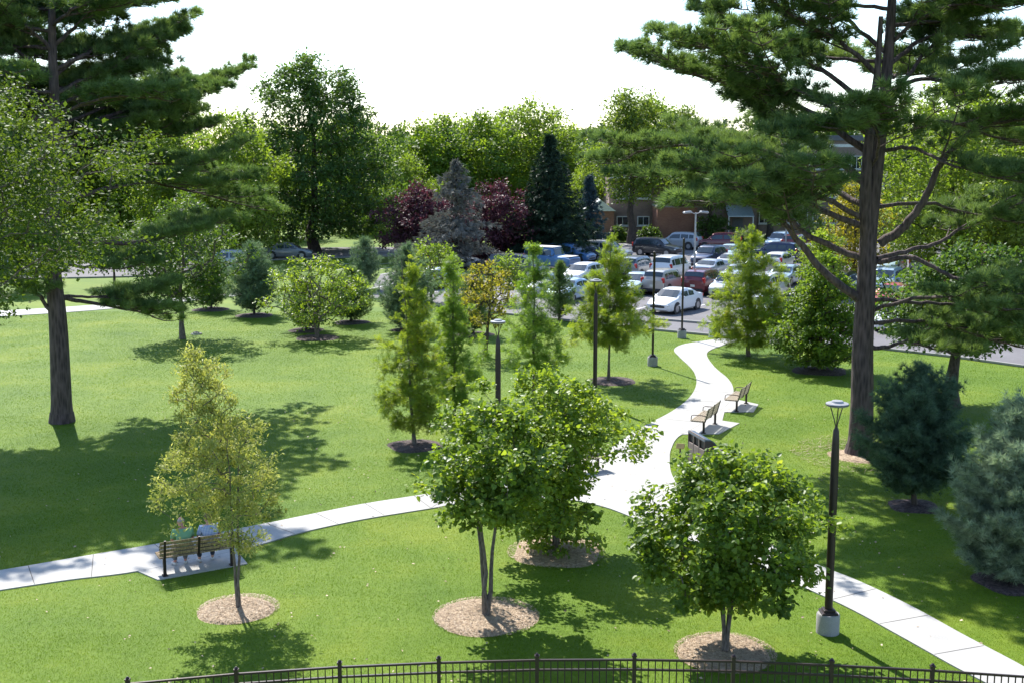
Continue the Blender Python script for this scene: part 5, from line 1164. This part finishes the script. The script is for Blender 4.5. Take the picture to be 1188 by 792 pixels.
def hand_chain(V, E, Rr, wrist_i, wpos, d, side, s=1.0):
    d = Vector(d).normalized(); up = Vector((0, 0, 1)); lat = d.cross(up).normalized() * side
    palm = wpos + d * .05 * s; V.append(palm); Rr.append((.034 * s, .018 * s)); pi = len(V) - 1; E.append((wrist_i, pi))
    k2 = wpos + d * .085 * s; V.append(k2); Rr.append((.036 * s, .015 * s)); ki = len(V) - 1; E.append((pi, ki))
    for q, (o_, l) in enumerate(((-.028, .06), (-.009, .072), (.010, .068), (.028, .052))):
        a = k2 + lat * o_ * s + d * .012; b = a + d * l * .5 * s; c = b + (d * .6 - up * .6) * l * .55 * s; n0 = len(V)
        V += [a, b, c]; Rr += [(.009 * s,) * 2, (.0085 * s,) * 2, (.007 * s,) * 2]; E += [(ki, n0), (n0, n0 + 1), (n0 + 1, n0 + 2)]
    a = palm - lat * .03 * s; b = a - lat * .02 * s + d * .03 * s; n0 = len(V); V += [a, b]; Rr += [(.011 * s,) * 2, (.009 * s,) * 2]; E += [(pi, n0), (n0, n0 + 1)]
def person(label, loc, rz, J, mats, hair=None, s=1.0, group=None, headturn=0.0, shorts=False, sleeve=.55, bulk=1.0):
    root = empty('person', loc, rz, s); tag(root, label, 'person', group); J = {k: Vector(v) for k, v in J.items()}
    V = [J['pelvis'], J['waist'], J['chest'], J['neck'], J['neck'] + Vector((0, 0, .06)), J['head'] - Vector((0, 0, .03)), J['head'] + Vector((0, 0, .07))]
    E = [(0, 1), (1, 2), (2, 3), (3, 4), (4, 5), (5, 6)]; b = bulk
    Rr = [(.155 * b, .12 * b), (.14 * b, .11 * b), (.165 * b, .115 * b), (.075, .07), (.055, .055), (.075, .09), (.062, .075)]
    arms = {}; legs = {}
    for sd, sg in (('L', -1), ('R', 1)):
        n0 = len(V); V += [J['sh' + sd], J['el' + sd], J['wr' + sd]]; Rr += [(.058 * b, .058 * b), .04, .026]; E += [(2, n0), (n0, n0 + 1), (n0 + 1, n0 + 2)]
        Rr[-2] = (.04, .04); Rr[-1] = (.026, .026)
        hand_chain(V, E, Rr, n0 + 2, J['wr' + sd], J['wr' + sd] - J['el' + sd], sg)
        n0 = len(V); V += [J['hip' + sd], (J['hip' + sd] + J['kn' + sd]) / 2, J['kn' + sd], (J['kn' + sd] * .6 + J['an' + sd] * .4), J['an' + sd], J['toe' + sd]]
        Rr += [(.09 * b,) * 2, (.08 * b,) * 2, (.055,) * 2, (.055,) * 2, (.036,) * 2, (.03, .03)]; E += [(0, n0)] + [(n0 + i, n0 + i + 1) for i in range(5)]
    skin_obj('body', V, E, Rr, mats['skin'], root)
    # head details
    h = J['head']; T = Matrix.Rotation(headturn, 3, 'Z')
    hd = blob('head', (0, 0, 0), (.078, .098, .118), mats['skin'], root); hd.location = h + Vector((0, .01, .02)); hd.rotation_euler = (0, 0, headturn)
    for sg in (-1, 1):
        blob('ear', (sg * .08, -.005, -.005), (.012, .022, .032), mats['skin'], hd, n=8, m=6); blob('eye', (sg * .03, .088, .012), (.013, .01, .009), M['plastic'], hd, n=8, m=6)
    blob('nose', (0, .1, -.012), (.014, .02, .024), mats['skin'], hd, n=8, m=6); blob('mouth', (0, .088, -.05), (.026, .01, .008), M['lamp_r'], hd, n=8, m=6)
    if hair: 
        hh = blob('hair', (0, -.018, .035), hair[1], hair[0], hd, cut=hair[2], n=26, m=14, wob=.02, seed=3)
    # shirt
    sv = [J['pelvis'] + Vector((0, 0, .02)), J['waist'], J['chest'], J['neck'] - Vector((0, 0, .02))]; se = [(0, 1), (1, 2), (2, 3)]; sr = [(.172 * b, .14 * b), (.165 * b, .135 * b), (.185 * b, .135 * b), (.085, .075)]
    for sd in 'LR':
        n0 = len(sv); a, e = J['sh' + sd], J['el' + sd]; sv += [a, a + (e - a) * sleeve, a + (e - a) * (sleeve + .2)]; sr += [(.078 * b,) * 2, (.066 * b,) * 2, (.062 * b,) * 2]; se += [(2, n0), (n0, n0 + 1), (n0 + 1, n0 + 2)]
    skin_obj('shirt', sv, se, sr, mats['shirt'], root)
    tv = [J['pelvis'] - Vector((0, 0, .01))]; te = []; tr_ = [(.17 * b, .135 * b)]
    for sd in 'LR':
        hp, kn, an = J['hip' + sd], J['kn' + sd], J['an' + sd]; n0 = len(tv)
        if shorts: tv += [hp, hp + (kn - hp) * .5, hp + (kn - hp) * .9]; tr_ += [(.105 * b,) * 2, (.095 * b,) * 2, (.08,) * 2]; te += [(0, n0), (n0, n0 + 1), (n0 + 1, n0 + 2)]
        else: tv += [hp, hp + (kn - hp) * .5, kn, kn + (an - kn) * .5, kn + (an - kn) * .93]; tr_ += [(.105 * b,) * 2, (.092 * b,) * 2, (.07,) * 2, (.064,) * 2, (.056,) * 2]; te += [(0, n0)] + [(n0 + i, n0 + i + 1) for i in range(4)]
    skin_obj('trousers', tv, te, tr_, mats['trousers'], root)
    for sd in 'LR':
        a, t = J['an' + sd], J['toe' + sd]; dv = (t - a); hv = a - Vector((dv.x, dv.y, 0)).normalized() * .05
        skin_obj('shoe', [Vector((hv.x, hv.y, t.z)), Vector(((a.x + t.x) / 2, (a.y + t.y) / 2, t.z + .012)), t], [(0, 1), (1, 2)], [(.042, .04), (.048, .045), (.04, .032)], mats['shoe'], root)
    return root
def sit(lean=.05, knees=.0, hw=.17, hands=0):
    J = dict(pelvis=(0, -.02, .10), waist=(0, -.05, .25), chest=(0, -.06 + lean, .44), neck=(0, -.05 + lean * 1.5, .555), head=(0, -.01 + lean * 2.2, .665))
    for sd, sg in (('L', -1), ('R', 1)):
        J['sh' + sd] = (sg * .19, -.06 + lean * 1.3, .51); J['el' + sd] = (sg * .25, .02 + lean, .25); J['wr' + sd] = (sg * .14, .24, .17)
        J['hip' + sd] = (sg * .09, .0, .09); J['kn' + sd] = (sg * (hw - knees), .44, .07); J['an' + sd] = (sg * (hw - knees - .02), .42, -.37); J['toe' + sd] = (sg * (hw + .01), .57, -.415)
    return J
M['green_shirt'] = solid('green plaid shirt', (.16, .33, .19), .8, 0, .25, 30); M['blue_shirt'] = None
def plaid(name, c1, c2, c3, sc_=14):
    m, t, n, b = newmat(name); tc = N(n, 'ShaderNodeTexCoord'); w1 = N(n, 'ShaderNodeTexWave', bands_direction='X'); w2 = N(n, 'ShaderNodeTexWave', bands_direction='Z')
    for w_ in (w1, w2): w_.inputs['Scale'].default_value = sc_; t.links.new(tc.outputs['Object'], w_.inputs[0])
    r1 = ramp(n, [(.35, c1), (.6, c2)]); r2 = ramp(n, [(.35, (1, 1, 1)), (.6, c3)]); t.links.new(w1.outputs[0], r1.inputs[0]); t.links.new(w2.outputs[0], r2.inputs[0])
    mx = N(n, 'ShaderNodeMix', data_type='RGBA', blend_type='MULTIPLY'); mx.inputs[0].default_value = 1; t.links.new(r1.outputs[0], mx.inputs[6]); t.links.new(r2.outputs[0], mx.inputs[7]); t.links.new(mx.outputs[2], b.inputs['Base Color']); b.inputs['Roughness'].default_value = .85; return m
M['green_shirt'] = plaid('green check shirt', (.14, .32, .18), (.26, .45, .28), (.7, .85, .75), 12); M['blue_shirt'] = plaid('blue and white check shirt', (.55, .6, .7), (.25, .35, .6), (.75, .78, .92), 9)
M['white_shirt'] = solid('pale pink shirt', (.62, .52, .52), .8); M['jeans'] = solid('dark trousers', (.035, .04, .06), .85); M['khaki'] = solid('grey trousers', (.14, .13, .13), .85); M['black'] = solid('black cloth', (.02, .02, .024), .8)
M['hair_b'] = solid('dark blond hair', (.26, .16, .08), .6, 0, .2, 60); M['hair_br'] = solid('brown hair', (.12, .07, .04), .6, 0, .2, 60); M['shoe_w'] = solid('white shoes', (.55, .54, .52), .6); M['hair_g'] = solid('thin grey hair', (.32, .28, .26), .7)
def on_bench(t, fwd=0.03):
    L = Vector(B0.location); d = Vector((math.cos(BD), math.sin(BD), 0)); f = Vector((-math.sin(BD), math.cos(BD), 0)); return L + d * t + f * fwd + Vector((0, 0, .462))
person('nearly bald person in a green check shirt at the left end of the bench', on_bench(-.30), BD, sit(.09, .03), dict(skin=M['skin_red'], shirt=M['green_shirt'], trousers=M['khaki'], shoe=M['shoe_w']), (M['hair_g'], (.083, .082, .06), -.03), bulk=1.12, sleeve=.5)
person('brown haired person in a blue and white check shirt at the middle of the bench', on_bench(.33, .02), BD, sit(.05, .0), dict(skin=M['skin'], shirt=M['blue_shirt'], trousers=M['jeans'], shoe=M['shoe_w']), (M['hair_br'], (.092, .105, .115), -.04), headturn=.5, bulk=1.05, s=1.04)
W_ = dict(pelvis=(0, 0, .95), waist=(0, .01, 1.1), chest=(0, .03, 1.32), neck=(0, .04, 1.47), head=(0, .06, 1.61), shL=(-.19, .03, 1.40), shR=(.19, .03, 1.40), elL=(-.25, -.08, 1.14), elR=(.25, .10, 1.14), wrL=(-.24, .06, .94), wrR=(.23, .30, 1.02),
          hipL=(-.09, 0, .92), hipR=(.09, 0, .92), knL=(-.1, .24, .52), knR=(.1, -.02, .50), anL=(-.1, .30, .09), anR=(.1, -.36, .16), toeL=(-.1, .44, .045), toeR=(.1, -.28, .045))
x, y, _ = P(710, 283); person('person in dark clothes walking past the brick building by the grass strip', (x, y, .0), R(110), W_, dict(skin=M['skin'], shirt=M['black'], trousers=M['black'], shoe=M['black']), (M['hair_br'], (.088, .1, .1), -.02), s=1.05)
# ================================================================== LOOSE CHIPS AND GRASS
for dark, mt, lb in ((False, 'chip', 'loose tan wood chips on the mulch rings of the near redbuds'), (True, 'chip_d', 'loose dark wood chips on the mulch rings of the conifers')):
    A = [np.concatenate([c[k] for c in CHIPS[dark]]) for k in range(5)]
    o = link('mulch_chips', scatter('mulch_chips', T_CHIP, *A), M[mt]); tag(o, lb, 'mulch', kind='stuff')
def inside(px, py, poly):
    c = np.zeros(len(px), bool); n = len(poly); j = n - 1
    for i in range(n):
        xi, yi = poly[i][0], poly[i][1]; xj, yj = poly[j][0], poly[j][1]
        if yi != yj: c ^= ((yi > py) != (yj > py)) & (px < (xj - xi) * (py - yi) / (yj - yi) + xi)
        j = i
    return c
rng = np.random.default_rng(5); bx, by, bw, bh = [], [], [], []
for y0, y1, dens, wd, ht in ((16, 24, 1700, .008, .03), (24, 33, 1200, .009, .03), (33, 45, 650, .012, .032), (45, 75, 260, .018, .035)):
    hw0 = .47 * y1 + 3; n = int(dens * (y1 - y0) * 2 * hw0); X = rng.uniform(-hw0, hw0, n); Y = rng.uniform(y0, y1, n)
    k = np.abs(X) < .46 * Y + 3; bx.append(X[k]); by.append(Y[k]); bw.append(np.full(k.sum(), wd)); bh.append(np.full(k.sum(), ht))
X, Y, W_, H_ = (np.concatenate(q) for q in (bx, by, bw, bh))
keep = np.ones(len(X), bool)
for pl in POLYS:
    A = np.array([(q[0], q[1]) for q in pl]); keep &= ~inside(X, Y, A)
for cx_, cy_, r_ in CIRC: keep &= (X - cx_) ** 2 + (Y - cy_) ** 2 > (r_ * rng.uniform(.94, 1.03, len(X))) ** 2
X, Y, W_, H_ = X[keep], Y[keep], W_[keep], H_[keep]; n = len(X); print('grass blades', n)
patch = np.sin(X * 1.1 + 2 * np.sin(Y * .7)) * np.sin(Y * 1.3 + X * .4)
H_ = H_ * rng.uniform(.55, 1.25, n) * (1 + .15 * patch); a = rng.uniform(0, 2 * PI, n); lean_ = rng.uniform(.1, 1.0, n); b_ = rng.uniform(0, 2 * PI, n)
V = np.zeros((n, 3, 3)); V[:, 0] = np.stack([X - np.cos(a) * W_ / 2, Y - np.sin(a) * W_ / 2, np.full(n, -.005)], 1); V[:, 1] = np.stack([X + np.cos(a) * W_ / 2, Y + np.sin(a) * W_ / 2, np.full(n, -.005)], 1)
V[:, 2] = np.stack([X + np.cos(b_) * lean_ * H_, Y + np.sin(b_) * lean_ * H_, H_], 1)
o = link('grass', np_mesh('grass', V.reshape(-1, 3), np.arange(3 * n).reshape(-1, 3), tint=rng.uniform(0, 1, n)), M['grass']); tag(o, 'mown bright green lawn grass on both sides of the walks', 'grass', kind='stuff')

# fallen leaves and twigs on lawn and walks
n = 900; X = rng.uniform(-14, 16, n); Y = rng.uniform(19, 48, n)
A = rng.uniform(0, 2 * PI, n); ps = np.stack([X, Y, np.full(n, .042)], 1)
o = link('fallen_leaves', scatter('fallen_leaves', T_LEAF, ps, np.stack([np.cos(A), np.sin(A), rng.normal(size=n) * .2], 1), np.array((0, 0, 1.)) + rng.normal(size=(n, 3)) * .35, rng.uniform(.04, .09, n), rng.uniform(0, 1, n)), M['chip']); tag(o, 'few dry fallen leaves scattered over lawn and walks', 'leaves', kind='stuff')
px_, py_, _ = P(997, 527); n = 1800; A = rng.uniform(0, 2 * PI, n); q = 2.2 * rng.uniform(0, 1, n) ** .8
ps = np.stack([px_ + q * np.cos(A), py_ + q * np.sin(A) * 1.2, rng.uniform(.03, .06, n)], 1); T_ND = (np.array([(-.5, -.03, 0), (.5, 0, .03), (-.5, .03, 0)]), np.array([(0, 1, 2)])); A2 = rng.uniform(0, 2 * PI, n)
o = link('pine_needle_litter', scatter('pine_needle_litter', T_ND, ps, np.stack([np.cos(A2), np.sin(A2), rng.normal(size=n) * .15], 1), np.array((0, 0, 1.)) + rng.normal(size=(n, 3)) * .3, rng.uniform(.12, .3, n), rng.uniform(0, .7, n)), M['chip']); tag(o, 'dry tan needle litter around the foot of the big right pine', 'needles', kind='stuff')
